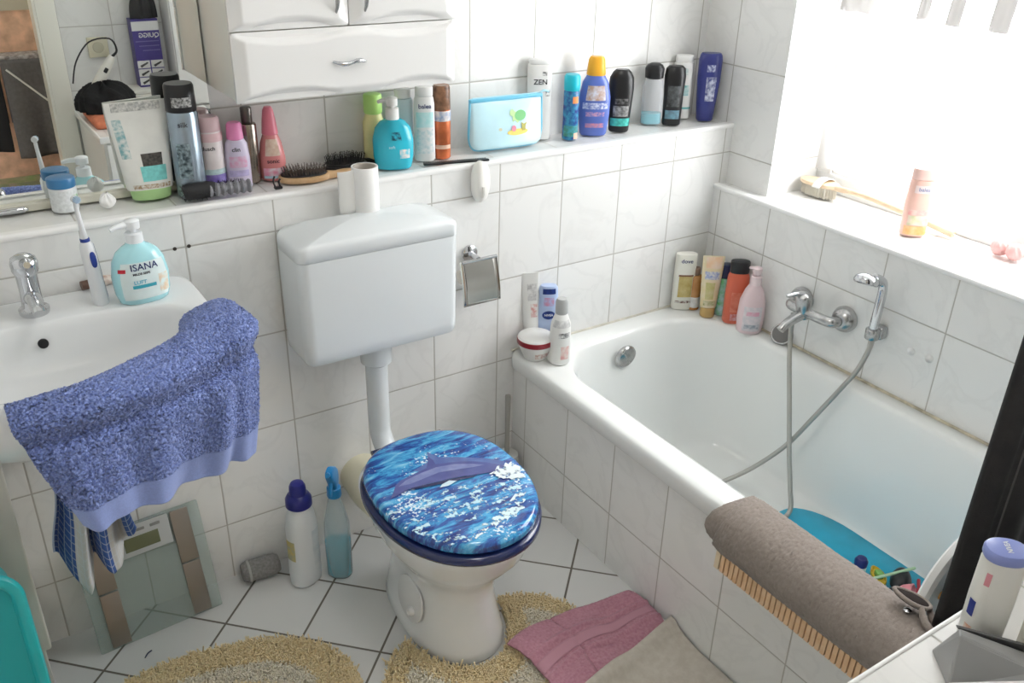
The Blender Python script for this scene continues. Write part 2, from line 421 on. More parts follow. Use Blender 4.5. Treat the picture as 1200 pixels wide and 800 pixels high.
# bowl: foot, waist, pan
def egg(z, cx, yb, yf, hw, wy=.52, n=48):
    """egg outline: yb back, yf front, widest at fraction wy from the back"""
    ym = yb + (yf - yb) * wy; P = []
    for i in range(n):
        a = 2 * PI * i / n; s, c = math.sin(a), math.cos(a)
        ry = (yb - ym) if s > 0 else (ym - yf)
        e = 2.5 if s > 0 else 2.1
        P.append((cx + hw * math.copysign(abs(c) ** (2 / e), c), ym + ry * math.copysign(abs(s) ** (2 / e), s), z))
    return P
cx = -.394
b = MB(); b.loft([egg(0, cx, -.19, -.588, .112, .6), egg(.008, cx, -.185, -.592, .115, .6), egg(.03, cx, -.19, -.586, .110, .6), egg(.09, cx, -.20, -.570, .098, .6), egg(.15, cx, -.205, -.562, .092, .6), egg(.19, cx, -.205, -.565, .098, .58), egg(.225, cx, -.205, -.582, .115, .55),
    egg(.26, cx, -.20, -.612, .138, .53), egg(.30, cx, -.195, -.642, .160, .52), egg(.34, cx, -.19, -.658, .172, .52), egg(.365, cx - .004, -.19, -.674, .177, .51), egg(.377, cx - .006, -.19, -.676, .177, .5), egg(.381, cx - .006, -.195, -.667, .168, .5)])
bowl = b.build('bowl', CERAM, tc_, angle=70)
# fixing scallop on the foot: darker disc paints its shade, with bolt cap
m = MB().lathe([(0, .0), (.0005, .011), (.006, .011), (.012, .008), (.014, 0)][1:], 18, T_((-.500, -.435, .085), rx=0, ry=-80))
m.build('bolt_cap', WHITE, bowl)
MB().prism([(x * .055, y * .06) for x, y in sell(1, 1, 2.2, 28)], 0, .006, .002, T_((-.492, -.415, .105), ry=-82)).build('recess_shade_disc', mat('recess_shade_ceramic', (.74, .75, .75), .15), bowl)
DKB = mat('seat_dark_blue', (.012, .022, .10), .12, coat=.5)
def lidpoly(s=1., ins=0.):
    return [(x, y) for x, y, z in egg(0, cx - .010, -.232 - ins, -.692 + ins, .1805 - ins, .47, 64)]
b = MB()
def ring_at(z, ins): return [(x, y, z) for x, y in lidpoly(1, ins)]
b.loft([ring_at(.383, .012), ring_at(.383, .003), ring_at(.387, -.002), ring_at(.399, -.002), ring_at(.404, .003), ring_at(.405, .02)])
b.build('seat', DKB, tc_, angle=60)
# lid with printed sea, slightly domed
OCEAN = bpy.data.materials.new('sea_print'); OCEAN.use_nodes = True
nt = OCEAN.node_tree; p = nt.nodes['Principled BSDF']; p.inputs['Roughness'].default_value = .1; p.inputs['Coat Weight'].default_value = .5
tcn = _n(nt, 'ShaderNodeTexCoord'); mp = _n(nt, 'ShaderNodeMapping'); mp.inputs['Rotation'].default_value = (0, 0, R(-28)); mp.inputs['Scale'].default_value = (9, 34, 9)
L = nt.links.new; L(tcn.outputs['Object'], mp.inputs['Vector'])
n1 = _n(nt, 'ShaderNodeTexNoise'); n1.inputs['Scale'].default_value = 1.6; n1.inputs['Detail'].default_value = 8; n1.inputs['Roughness'].default_value = .68; n1.inputs['Distortion'].default_value = .5; L(mp.outputs[0], n1.inputs['Vector'])
cr = _n(nt, 'ShaderNodeValToRGB'); e = cr.color_ramp.elements
e[0].position = .36; e[0].color = (.018, .035, .19, 1); e[1].position = .74; e[1].color = (.34, .70, .86, 1)
a = e.new(.46); a.color = (.022, .105, .40, 1); a = e.new(.55); a.color = (.05, .36, .68, 1)
L(n1.outputs['Fac'], cr.inputs['Fac'])
# white spray: fine speckles gathered in the front half
n2 = _n(nt, 'ShaderNodeTexNoise'); n2.inputs['Scale'].default_value = 130; n2.inputs['Detail'].default_value = 4; L(tcn.outputs['Object'], n2.inputs['Vector'])
n3 = _n(nt, 'ShaderNodeTexNoise'); n3.inputs['Scale'].default_value = 9; n3.inputs['Detail'].default_value = 2; L(tcn.outputs['Object'], n3.inputs['Vector'])
mm = _n(nt, 'ShaderNodeMath', operation='MULTIPLY'); L(n2.outputs['Fac'], mm.inputs[0]); L(n3.outputs['Fac'], mm.inputs[1])
mr = _n(nt, 'ShaderNodeMapRange'); mr.inputs['From Min'].default_value = .335; mr.inputs['From Max'].default_value = .385; L(mm.outputs[0], mr.inputs['Value'])
mx = _n(nt, 'ShaderNodeMix', data_type='RGBA'); L(mr.outputs[0], mx.inputs[0]); L(cr.outputs[0], mx.inputs[6]); mx.inputs[7].default_value = (.72, .86, .92, 1)
L(mx.outputs[2], p.inputs['Base Color'])
def lid_z(x, y):
    return .4405 - .10 * ((x - cx) ** 2) - .05 * (y + .46) ** 2
b = MB()
def lring(z, ins, dome=False): return [(x, y, lid_z(x, y) if dome else z) for x, y in lidpoly(1, ins)]
b.loft([lring(.4095, .018), lring(.4105, .009), lring(.415, .006), lring(.427, .006)], cap1=False)
b.loft([lring(.427, .006), [(x, y, lid_z(x, y) - .003) for x, y in lidpoly(1, .010)], lring(0, .017, True), lring(0, .04, True), lring(0, .08, True), lring(0, .13, True)], cap0=False)
lid = b.build('lid', OCEAN, tc_, angle=80)
for sx in (-.075, .075):
    MB().tube([(cx + sx - .018, -.220, .400), (cx + sx + .018, -.220, .400)], .009, 12).build('hinge', DKB, tc_)

# print on the lid: leaping dolphin, foam; (u,v) on the lid: u right along x, v towards the wall
def on_lid(pts, off=.0006):
    """fill an outline with a grid-fan that follows the dome"""
    c = (sum(p[0] for p in pts) / len(pts), sum(p[1] for p in pts) / len(pts)); vs = []; n = len(pts); fs = []
    for k in (1., .66, .33):
        for x, y in pts:
            X, Y = c[0] + (x - c[0]) * k, c[1] + (y - c[1]) * k
            vs.append((X, Y, lid_z(X, Y) + off))
    vs.append((*c, lid_z(*c) + off))
    for k in range(2):
        for i in range(n):
            j = (i + 1) % n; fs.append([k * n + i, k * n + j, (k + 1) * n + j, (k + 1) * n + i])
    for i in range(n): fs.append([2 * n + i, 2 * n + (i + 1) % n, 3 * n])
    return MB().add(vs, fs)
def ragged_print(name, col, th, sc1=70., sc2=22.):
    """ink that breaks up into speckles: mixed with clear where the noise is low"""
    m = bpy.data.materials.new(name); m.use_nodes = True; nt = m.node_tree; p = nt.nodes['Principled BSDF']; L = nt.links.new
    p.inputs['Base Color'].default_value = (*col, 1); p.inputs['Roughness'].default_value = .12; p.inputs['Coat Weight'].default_value = .4
    tc = _n(nt, 'ShaderNodeTexCoord'); a = _n(nt, 'ShaderNodeTexNoise'); a.inputs['Scale'].default_value = sc1; a.inputs['Detail'].default_value = 5; L(tc.outputs['Object'], a.inputs['Vector'])
    mp = _n(nt, 'ShaderNodeMapping'); mp.inputs['Scale'].default_value = (1, 2.2, 1); L(tc.outputs['Object'], mp.inputs['Vector'])
    b = _n(nt, 'ShaderNodeTexNoise'); b.inputs['Scale'].default_value = sc2; L(mp.outputs[0], b.inputs['Vector'])
    ad = _n(nt, 'ShaderNodeMath', operation='ADD'); L(a.outputs['Fac'], ad.inputs[0]); L(b.outputs['Fac'], ad.inputs[1])
    mr = _n(nt, 'ShaderNodeMapRange'); mr.inputs['From Min'].default_value = th - .05; mr.inputs['From Max'].default_value = th + .05; L(ad.outputs[0], mr.inputs['Value'])
    L(mr.outputs[0], p.inputs['Alpha']); return m
SPRAYW = ragged_print('printed_foam_white', (.80, .90, .93), .90)
SPRAYS = ragged_print('printed_foam_speckle', (.55, .80, .90), 1.10, 110., 30.)
DOLP = mat('printed_dolphin_blue', (.075, .085, .27), .14, col2=(.10, .12, .33), vscale=22, coat=.4)
DOLL = mat('printed_dolphin_sheen', (.24, .27, .50), .14, coat=.4, col2=(.16, .19, .42), vscale=40)
DOLS = mat('printed_dolphin_shadow', (.02, .025, .10), .14, coat=.4)
P_ = lambda pts: pts
dol2 = [(-.46, -.382), (-.43, -.374), (-.412, -.366), (-.398, -.330), (-.390, -.362), (-.35, -.384), (-.29, -.425), (-.262, -.455), (-.275, -.475), (-.34, -.452), (-.40, -.42), (-.44, -.404)]
on_lid(dol2, .0011).build('dolphin_print', mat('printed_dolphin_far', (.13, .20, .45), .14, coat=.4, col2=(.09, .13, .36), vscale=30), lid)
dol = [(-.548, -.447), (-.532, -.428), (-.518, -.410), (-.500, -.400), (-.475, -.396), (-.45, -.392), (-.43, -.389), (-.418, -.372), (-.404, -.349), (-.402, -.370), (-.405, -.386), (-.375, -.396), (-.35, -.406), (-.325, -.420), (-.301, -.439), (-.273, -.468), (-.289, -.486), (-.315, -.478), (-.344, -.470), (-.38, -.458), (-.42, -.450), (-.457, -.443), (-.485, -.440), (-.502, -.436), (-.525, -.444)]
on_lid(dol, .0016).build('dolphin_print', DOLP, lid)
on_lid([(-.515, -.418), (-.49, -.406), (-.45, -.400), (-.41, -.398), (-.37, -.408), (-.33, -.430), (-.31, -.446), (-.34, -.440), (-.38, -.424), (-.42, -.416), (-.46, -.418), (-.49, -.424)], .0020).build('dolphin_sheen_print', DOLL, lid)
on_lid([(-.50, -.437), (-.46, -.444), (-.42, -.452), (-.38, -.460), (-.344, -.472), (-.36, -.474), (-.40, -.466), (-.45, -.456), (-.49, -.446)], .0020).build('dolphin_shadow_print', DOLS, lid)
on_lid([(-.43, -.462), (-.41, -.458), (-.395, -.468), (-.42, -.474), (-.44, -.470)], .0021).build('splash_print', mat('printed_splash_pale', (.60, .76, .84), .14), lid)
def ragged(pts, k=4, amp=.006):
    out = []
    for i in range(len(pts)):
        a, c = pts[i], pts[(i + 1) % len(pts)]
        for j in range(k):
            t = j / k; out.append((a[0] + (c[0] - a[0]) * t + random.uniform(-amp, amp), a[1] + (c[1] - a[1]) * t + random.uniform(-amp, amp)))
    return out
on_lid(ragged([(-.318, -.478), (-.273, -.462), (-.252, -.470), (-.246, -.499), (-.256, -.528), (-.287, -.524), (-.312, -.505)]), .0024).build('foam_print', SPRAYW, lid)
on_lid(ragged([(-.305, -.575), (-.285, -.590), (-.315, -.618), (-.345, -.636), (-.40, -.645), (-.44, -.645), (-.46, -.655), (-.485, -.648), (-.45, -.626), (-.40, -.615), (-.34, -.602)]), .0012).build('foam_print', ragged_print('printed_foam_band', (.72, .88, .93), 1.0, 90., 26.), lid)
on_lid(ragged([(-.575, -.490), (-.566, -.55), (-.545, -.605), (-.512, -.648), (-.46, -.668), (-.44, -.650), (-.48, -.625), (-.515, -.58), (-.545, -.52), (-.56, -.48)]), .0012).build('foam_print', SPRAYS, lid)
on_lid(ragged([(-.53, -.48), (-.46, -.475), (-.38, -.490), (-.29, -.54), (-.27, -.58), (-.35, -.60), (-.43, -.61), (-.50, -.57)]), .0008).build('foam_print', SPRAYS, lid)

# ================================================================== WASHBASIN
sx = -1.112
sink = thing('washbasin', 'white ceramic wall-hung washbasin in the left corner below the mirror', 'washbasin', (0, 0, 0))
def outer(ins, z, n=72):
    P = []
    for i in range(n):
        a = 2 * PI * i / n; c, s = math.cos(a), math.sin(a)
        if s > 0: e, ry = 9., .215
        else: e, ry = 1.9, .262
        rx = .305
        P.append((sx + (rx - ins) * math.copysign(abs(c) ** (2 / e), c), -.217 + (ry - ins) * math.copysign(abs(s) ** (2 / e), s), z))
    return P
def inner(s, z, n=72, dy=0.):
    P = []
    for i in range(n):
        a = 2 * PI * i / n; c, q = math.cos(a), math.sin(a)
        e, ry = (3.2, .135) if q > 0 else (1.85, .165)
        P.append((sx + .262 * s * math.copysign(abs(c) ** (2 / e), c), -.27 + dy + ry * s * math.copysign(abs(q) ** (2 / e), q), z))
    return P
b = MB(); b.loft([outer(.17, .70), outer(.10, .715), outer(.04, .755), outer(.012, .80), outer(.002, .825), outer(0, .85), outer(.002, .862), outer(.008, .868), outer(.016, .8695),
    inner(1.03, .869), inner(1.0, .867), inner(.975, .86), inner(.955, .845), inner(.92, .81), inner(.84, .775), inner(.68, .752), inner(.45, .742), inner(.2, .738)])
b.build('basin', CERAM, sink, angle=70)
MB().lathe([(-.01, .0095), (.0, .0095), (.001, .009), (.0012, .0)], 20, T_((-1.115, -.1475, .830), rx=80)).build('overflow_hole', BLACK, sink)
MB().lathe([(.7385, .026), (.741, .025), (.742, .018), (.740, 0)], 24, T_((sx, -.27, 0))).build('drain', CHROME, sink)
MB().tube([(sx, -.25, .72), (sx, -.25, .55), (sx, -.22, .50), (sx, -.17, .52), (sx, -.15, .55), (sx, -.05, .56), (sx, -.001, .56)], .016, 12, smooth=4).build('siphon', CHROME, sink)
# faucet
fx, fy, fz = -1.113, -.085, .869
fa = thing('faucet', 'chrome single-lever faucet on the washbasin deck', 'faucet', (fx, fy, fz))
MB().lathe([(0, .026), (.004, .0275), (.011, .0275), (.014, .022), (.018, .0195), (.045, .0185), (.075, .019), (.092, .021)], 28).build('body', CHROME, fa)
MB().lathe([(.088, .0205), (.094, .0235), (.108, .0245), (.118, .022), (.124, .014), (.126, .0)], 28, T_(rx=6)).build('handle_cap', CHROME, fa)
MB().tube([(0, -.012, .108), (0, -.05, .118), (0, -.092, .132)], [.012, .009, .006], 12, smooth=4).build('lever', CHROME, fa)
MB().tube([(0, -.01, .035), (0, -.06, .052), (0, -.10, .052), (0, -.115, .045)], [.015, .014, .012, .011], 14, smooth=4).build('spout', CHROME, fa)
MB().lathe([(0, .005), (.0015, .005)], 12, T_((0, -.0245, .104), rx=85)).build('temperature_dot', mat('red_dot', (.5, .02, .02), .3), fa)

# electric toothbrush (stands on the deck)
tb = thing('electric_toothbrush', 'white and blue electric toothbrush standing on the washbasin edge', 'toothbrush', (-.995, -.103, .8695), R(20), None, 0, R(-3.5))
TBW = mat('toothbrush_white', (.80, .82, .84), .3); TBB = mat('toothbrush_blue', (.03, .06, .30), .3)
S = Shell([(0, .0125, .0125, 2.4), (.004, .014, .014, 2.4), (.05, .0135, .0135, 2.3), (.10, .0135, .0135, 2.2), (.125, .0125, .0125, 2.), (.1335, .009, .009, 2.)])
bo = S.mesh().build('handle', TBW, tb)
S.patch(.012, .125, R(55), R(125), .0006, 10, 12).build('grip_strip', TBB, bo)
MB().prism([(x * .0058, y * .0165) for x, y in sell(1, 1, 2.6, 24)], 0, .003, .001, T_((0, -.0118, .098), rx=90)).build('switch', TBB, bo)
MB().lathe([(.133, .009), (.139, .0088), (.140, .008)], 18).build('collar', TBB, tb)
MB().tube([(0, 0, .139), (0, 0, .16), (0, 0, .195), (0, -.002, .212)], [.0072, .0052, .0042, .0042], 12, smooth=3).build('brush_neck', TBW, tb)
h = MB().lathe([(0, .0068), (.005, .0072), (.007, .005)], 16, T_((0, .001, .219), rx=90)).build('brush_head', TBW, tb)
b = MB()
for i in range(5):
    for j in range(5):
        if (i - 2) ** 2 + (j - 2) ** 2 < 6: b.box((i - 2) * .0025 - .0008, (i - 2) * .0025 + .0008, -.014, -.005, .219 + (j - 2) * .0025 - .0008, .219 + (j - 2) * .0025 + .0008)
b.build('bristles', mat('bristle_blue', (.5, .65, .8), .5), h)

def pump(t, z, m, r=.0165, nozzle=.04, h=.05, neck=.02, az=0.):
    """pump dispenser head"""
    b = MB(); b.lathe([(z - .002, r), (z + neck, r * .97), (z + neck + .002, r * .85)], 24)
    pc = b.build('pump_collar', m, t)
    b = MB(); b.lathe([(z + neck, .006), (z + h * .62, .006), (z + h * .63, r * .82), (z + h * .95, r * .86), (z + h, r * .7), (z + h + .001, 0)], 24)
    c, s = math.cos(R(az)), math.sin(R(az))
    b.tube([(0, 0, z + h * .82), (nozzle * .6 * c, nozzle * .6 * s, z + h * .83), (nozzle * c, nozzle * s, z + h * .74)], [.0065, .0055, .0042], 10, smooth=4)
    b.build('pump_head', m, t)

# hand soap on the basin
SOAPB = mat('translucent_aqua', (.42, .76, .82), .1, coat=.4, var=.03, vscale=8)
LABW = mat('paper_white', (.82, .84, .84), .4)
isb = [(0, .042, .027, 2.5), (.003, .047, .030, 2.5), (.02, .0525, .033, 2.5), (.055, .0545, .034, 2.4), (.085, .0495, .031, 2.3), (.103, .0395, .026, 2.2), (.113, .027, .021, 2.), (.117, .019, .0185, 2.), (.122, .0165, .0165, 2.)]
t = bottle('soap_dispenser', 'clear aqua ISANA pump soap bottle standing on the washbasin deck'.replace(' ISANA', ''), 'soap dispenser', (-.917, -.118, .8695), isb, SOAPB, rz=12,
    labels=[(.012, .088, 52, mat('soap_label', (.74, .85, .85), .3, var=.05, vscale=20)), (.036, .043, 20, mat('teal_band', (.06, .42, .52), .4), -4, .0010), (.070, .0775, 11, mat('red_badge', (.55, .02, .04), .4), -48, .0012), (.020, .058, 15, mat('flower_print', (.78, .62, .44), .5, col2=(.72, .84, .84), vscale=90), 38, .0010)],
    texts=[('ISANA', .0185, .0785, .001, mat('navy_ink', (.015, .03, .14), .5)), ('MILDE SEIFE', .0062, .0655, -.006), ('LUFT', .0105, .0485, -.011, mat('aqua_ink', (.10, .45, .60), .5))])
pump(t, .12, mat('pump_white', (.85, .88, .90), .3), r=.017, nozzle=.044, h=.046, neck=.019, az=190)
# squeezed tube lying behind it
t = thing('cream_tube', 'small brown and pale cream tube lying on the basin deck behind the soap', 'tube', (-.955, -.012, .8705), R(8))
S = Shell([(0, .011, .011, 2.), (.03, .0115, .011, 2.2), (.062, .0125, .002, 3.), (.068, .0125, .001, 3.)])
bo = MB().loft([[(z - .045, x, y + .010) for x, y in sell(rx, ry, e, 24)] for z, rx, ry, e in S.secs]).build('body', mat('tube_brown', (.50, .33, .25), .4, col2=(.78, .72, .66), vscale=60), t)
MB().tube([(-.045, 0, .010), (-.062, 0, .010)], .0095, 14).build('cap', mat('cap_brown', (.12, .06, .04), .4), t)

# blue terry towel over the front right corner of the basin
TERRY = mat('blue_terry', (.30, .39, .76), .95, col2=(.115, .17, .46), vscale=230, sheen=.25, bump=.6, bscale=600)
BAND = mat('blue_woven_band', (.25, .32, .62), .8, var=.06, vscale=300, sheen=.2)
# stations from the right end to the left: basin-side edge, ridge, outer lip, hem
ST = [((-.815, -.220, .872), (-.795, -.262, .894), (-.772, -.360, .880), (-.806, -.335, .598)),
      ((-.850, -.222, .868), (-.828, -.290, .900), (-.804, -.398, .876), (-.834, -.362, .600)),
      ((-.878, -.240, .862), (-.866, -.338, .893), (-.846, -.416, .868), (-.868, -.388, .612)),
      ((-.905, -.330, .864), (-.907, -.368, .889), (-.890, -.434, .866), (-.915, -.412, .618)),
      ((-.945, -.365, .866), (-.945, -.392, .886), (-.935, -.457, .864), (-.960, -.437, .628)),
      ((-1.015, -.397, .866), (-1.015, -.423, .884), (-1.005, -.484, .862), (-1.015, -.470, .640)),
      ((-1.09, -.425, .867), (-1.09, -.450, .882), (-1.078, -.502, .860), (-1.068, -.494, .648)),
      ((-1.15, -.432, .867), (-1.15, -.458, .880), (-1.145, -.508, .858), (-1.112, -.507, .652)),
      ((-1.205, -.438, .867), (-1.205, -.465, .876), (-1.205, -.504, .858), (-1.140, -.512, .655))]
cols = [catmull([s[k] for s in ST], 12) for k in range(4)]
def towel_pt(u, v):
    a, r, o, h = (interp(c, u) for c in cols)
    crease = o.lerp(h, .18)
    out = (h - r); out = Vector((o.x - a.x, o.y - a.y, 0)).normalized()
    P = [a, r - (r - a) * .25 + Vector((0, 0, .004)), r.lerp(o, .45) + Vector((0, 0, .008)), o + out * .006, crease - out * .006, o.lerp(h, .26) + out * .008, o.lerp(h, .5) + out * .010, o.lerp(h, .75) + out * .008, h + out * .002]
    q = catmull(P, 6)
    p = interp(q, v)
    # hanging folds
    k = max(0, (v - .45) / .55)
    f = math.sin(u * 23 + 1.2 * math.sin(v * 3)) * .011 + math.sin(u * 41 + 2) * .005
    return p + out * (f + .010) * k + out * .004 * math.sin(u * 9 + v * 7)
def cloth_mesh(fn, nu, nv, jit, v1=1., v0=0.):
    vs = np.array([tuple(fn(i / nu, v0 + (v1 - v0) * j / nv)) for j in range(nv + 1) for i in range(nu + 1)])
    G = vs.reshape(nv + 1, nu + 1, 3)
    du = np.gradient(G, axis=1); dv = np.gradient(G, axis=0); N = np.cross(du, dv); N /= (np.linalg.norm(N, axis=2, keepdims=True) + 1e-9)
    rnd = np.random.rand(nv + 1, nu + 1, 1)
    G = G + N * (rnd - .5) * 2 * jit + (np.random.rand(nv + 1, nu + 1, 3) - .5) * jit * .8
    fs = [[j * (nu + 1) + i, j * (nu + 1) + i + 1, (j + 1) * (nu + 1) + i + 1, (j + 1) * (nu + 1) + i] for j in range(nv) for i in range(nu)]
    return MB().add([tuple(p) for p in G.reshape(-1, 3)], fs)
bt = thing('hand_towel', 'blue terry towel draped over the front edge of the washbasin', 'towel', (0, 0, 0))
cloth_mesh(towel_pt, 300, 210, .0027, .885).build('terry_cloth', TERRY, bt, solid=.006, angle=180)
cloth_mesh(towel_pt, 150, 16, .0002, 1., .885).build('woven_band', BAND, bt, solid=.005, angle=180)

# checked cloth hanging under the basin from the siphon
CHK = bpy.data.materials.new('checked_cotton'); CHK.use_nodes = True
nt = CHK.node_tree; p = nt.nodes['Principled BSDF']; p.inputs['Roughness'].default_value = .9; L = nt.links.new
uvn = _n(nt, 'ShaderNodeUVMap'); sp = _n(nt, 'ShaderNodeSeparateXYZ'); L(uvn.outputs[0], sp.inputs[0])
def stripes(sock, k, duty):
    a = _n(nt, 'ShaderNodeMath', operation='MULTIPLY'); L(sock, a.inputs[0]); a.inputs[1].default_value = k
    f = _n(nt, 'ShaderNodeMath', operation='FRACT'); L(a.outputs[0], f.inputs[0])
    g = _n(nt, 'ShaderNodeMath', operation='LESS_THAN'); L(f.outputs[0], g.inputs[0]); g.inputs[1].default_value = duty
    return g.outputs[0]
s1 = stripes(sp.outputs[0], 2.2, .45); s2 = stripes(sp.outputs[0], 18, .14); s3 = stripes(sp.outputs[1], 14, .12)
mx = _n(nt, 'ShaderNodeMix', data_type='RGBA'); L(s1, mx.inputs[0]); mx.inputs[6].default_value = (.52, .52, .50, 1); mx.inputs[7].default_value = (.045, .10, .30, 1)
ad = _n(nt, 'ShaderNodeMath', operation='MAXIMUM'); L(s2, ad.inputs[0]); L(s3, ad.inputs[1])
ml = _n(nt, 'ShaderNodeMath', operation='MULTIPLY'); L(ad.outputs[0], ml.inputs[0]); ml.inputs[1].default_value = .55
m2 = _n(nt, 'ShaderNodeMix', data_type='RGBA'); L(ml.outputs[0], m2.inputs[0]); L(mx.outputs[2], m2.inputs[6]); m2.inputs[7].default_value = (.55, .60, .66, 1)
L(m2.outputs[2], p.inputs['Base Color'])
ck = thing('dish_towel', 'blue and grey checked cloth hanging below the washbasin behind the blue towel', 'towel', (-1.115, -.205, 0))
def ck_pt(u, v):
    w = .042 + .035 * v ** .8
    x = (u - .5) * 2 * w + .006 * math.sin(v * 5); y = math.sin(u * 17) * .026 * (.4 + .6 * v) - .03 + .01 * math.sin(u * 31)
    low = float(np.interp(u, [0, .12, .30, .48, .62, .8, 1.], [.42, .36, .305, .37, .335, .345, .44]))
    return (x + .01 * v, y, .60 + (low - .60) * v)
b = MB().grid(ck_pt, 70, 40); o = b.build('cloth', CHK, ck, solid=.003, angle=180)
uv = o.data.uv_layers.new(name='UVMap')
for l in o.data.loops:
    i = l.vertex_index; uv.data[l.index].uv = ((i % 71) / 70, (i // 71) / 40)

# vanity cabinet below the basin at the left picture edge
vc = thing('vanity_cabinet', 'pale cream cabinet against the wall below the washbasin, left of the scale', 'cabinet', (0, 0, 0))
b = MB(); b.box(-1.56, -1.238, -.145, -.002, .125, .66, .004); b.build('carcass', mat('vanity_cream', (.66, .645, .58), .35), vc)
MB().box(-1.558, -1.236, -.165, -.147, .123, .655, .005).build('door', mat('vanity_door', (.62, .60, .54), .35), vc)
for xx in (-1.53, -1.265):
    MB().box(xx - .015, xx + .015, -.135, -.105, 0, .126, .002).build('leg', mat('vanity_cream', (.66, .645, .58)), vc)
# teal plastic tub on its side in front of the cabinet
TEAL = mat('teal_plastic', (.02, .50, .52), .3, coat=.2)
tl = thing('plastic_tub', 'teal plastic tub with a rolled rim standing on its side at the left edge', 'tub', (-1.424, -.345, .247))
def rrz(hx, hz, r, y): return [(x, y, z) for x, z in rrect(hx, hz, r, 8)]
b = MB(); b.loft([rrz(.168, .245, .07, 0), rrz(.172, .249, .072, .006), rrz(.171, .248, .072, .012), rrz(.166, .243, .07, .014)], False, False)
b.loft([rrz(.168, .245, .07, 0), rrz(.160, .237, .066, -.003), rrz(.152, .229, .062, .002), rrz(.149, .226, .06, .012), rrz(.143, .220, .058, .02), rrz(.139, .216, .056, .021)], False, True)
b.build('lid', TEAL, tl, angle=60)
MB().loft([rrz(.158, .232, .064, .014), rrz(.150, .222, .06, .09), rrz(.140, .21, .055, .13), rrz(.12, .19, .05, .14)]).build('tray', mat('teal_tray', (.02, .44, .46), .35), tl, angle=60)
MB().tube([(.10, -.001, -.10), (.122, -.004, -.105), (.124, -.004, -.165), (.10, -.001, -.17)], .004, 8, smooth=3).build('clip', TEAL, tl)

# glass bathroom scale leaning on the wall
ang = 16.5
sc_ = thing('bathroom_scale', 'glass bathroom scale with two metal strips leaning on the tiled wall', 'scale', (-1.0, -.094, .001), R(4), None, R(-ang), 0)
GL = thin('scale_glass', (.62, .70, .67), .22, .06)
MB().box(-.145, .145, -.004, .004, 0, .285, .003).build('glass_plate', GL, sc_)
STL = mat('brushed_strip', (.34, .305, .27), .40, .85)
for x0, x1 in ((-.118, -.075), (.075, .118)):
    for z0, z1 in ((.006, .140), (.144, .279)):
        MB().box(x0, x1, -.0075, -.0035, z0, z1, .0015).build('metal_strip', STL, sc_)
    MB().box(x0 + .004, x1 - .004, .004, .022, .02, .26, .003).build('support_rail', mat('grey_plastic', (.32, .33, .33), .5), sc_)
ds = MB().box(-.07, .07, -.0065, -.0035, .205, .279, .002).build('display_panel', mat('panel_silver', (.45, .46, .45), .4), sc_)
MB().box(-.038, .042, -.0085, -.006, .218, .251, .001).build('display', mat('display_olive', (.13, .14, .075), .25), ds)
for i in range(3): MB().box(-.045 + i * .036, -.022 + i * .036, -.0085, -.006, .262, .269, .001).build('button', mat('button_grey', (.22, .22, .21), .4), ds)
MB().box(-.07, .07, .004, .022, .20, .275, .003).build('electronics_box', mat('grey_plastic2', (.40, .41, .41), .5), sc_)
# ================================================================== WALL CABINET AND MIRROR
CABW = mat('cabinet_white', (.80, .80, .79), .22, coat=.2)
CABS = mat('cabinet_side', (.74, .735, .68), .3)
cb = thing('wall_cabinet', 'white wall cabinet with curved fronts above the toilet', 'cabinet', (0, 0, 0))
MB().box(-.6685, -.1725, -.058, .153, 1.222, 1.95, .003).build('carcass', CABS, cb)
def front(x0, x1, z0, z1, arcs, y=-.06, d=.022, bev=.024):
    """moulded front: bevelled edge and lens-shaped hollows; arcs = (cx, cz, rx, rz)"""
    W, H = x1 - x0, z1 - z0
    def f(u, v):
        x, z = x0 + W * u, z0 + H * v
        e = min(x - x0, x1 - x, (z - z0) * 1.6, (z1 - z) * 1.6)
        k = min(1, e / bev); h = d * (.45 + .55 * k)
        for cx_, cz, rx, rz in arcs:
            q = ((x - cx_) / rx) ** 2 + ((z - cz) / rz) ** 2
            if q < 1: h -= .010 * min(1, (1 - q) * 2.2) * (1 if k > .2 else k * 5)
        return (x, y - h, z)
    b = MB(); nu, nv = max(24, int(W / .004)), max(24, int(H / .004)); b.grid(f, nu, nv)
    # side skirt and back
    b.box(x0, x1, y - d * .45, y, z0, z1)
    return b
def arch_handle(m, parent, c, length, vert=False):
    P = []
    for i in range(9):
        t = -1 + 2 * i / 8; o = length / 2 * t; a = .016 * (1 - t * t) ** .6
        P.append((c[0], c[1] - a, c[2] + o) if vert else (c[0] + o, c[1] - a, c[2] + .003 * math.sin(t * 4)))
    return MB().tube(P, [.002, .0035, .0045, .0045, .0035, .0045, .0045, .0035, .002], 10).build('handle', m, parent)
dr = front(-.671, -.170, 1.222, 1.3575, [(-.555, 1.213, .115, .034), (-.265, 1.213, .10, .034), (-.545, 1.367, .135, .034), (-.28, 1.367, .12, .034)]).build('drawer', CABW, cb, angle=60)
arch_handle(CHROME, dr, (-.428, -.079, 1.289), .078)
d1 = front(-.671, -.4215, 1.360, 1.95, [(-.545, 1.350, .10, .034)]).build('door', CABW, cb, angle=60)
arch_handle(mat('handle_grey', (.42, .42, .42), .25, .9), d1, (-.452, -.079, 1.435), .10, True)
d2 = front(-.4195, -.170, 1.360, 1.95, [(-.29, 1.350, .10, .034)]).build('door', CABW, cb, angle=60)
arch_handle(MATS['handle_grey'], d2, (-.388, -.079, 1.435), .10, True)

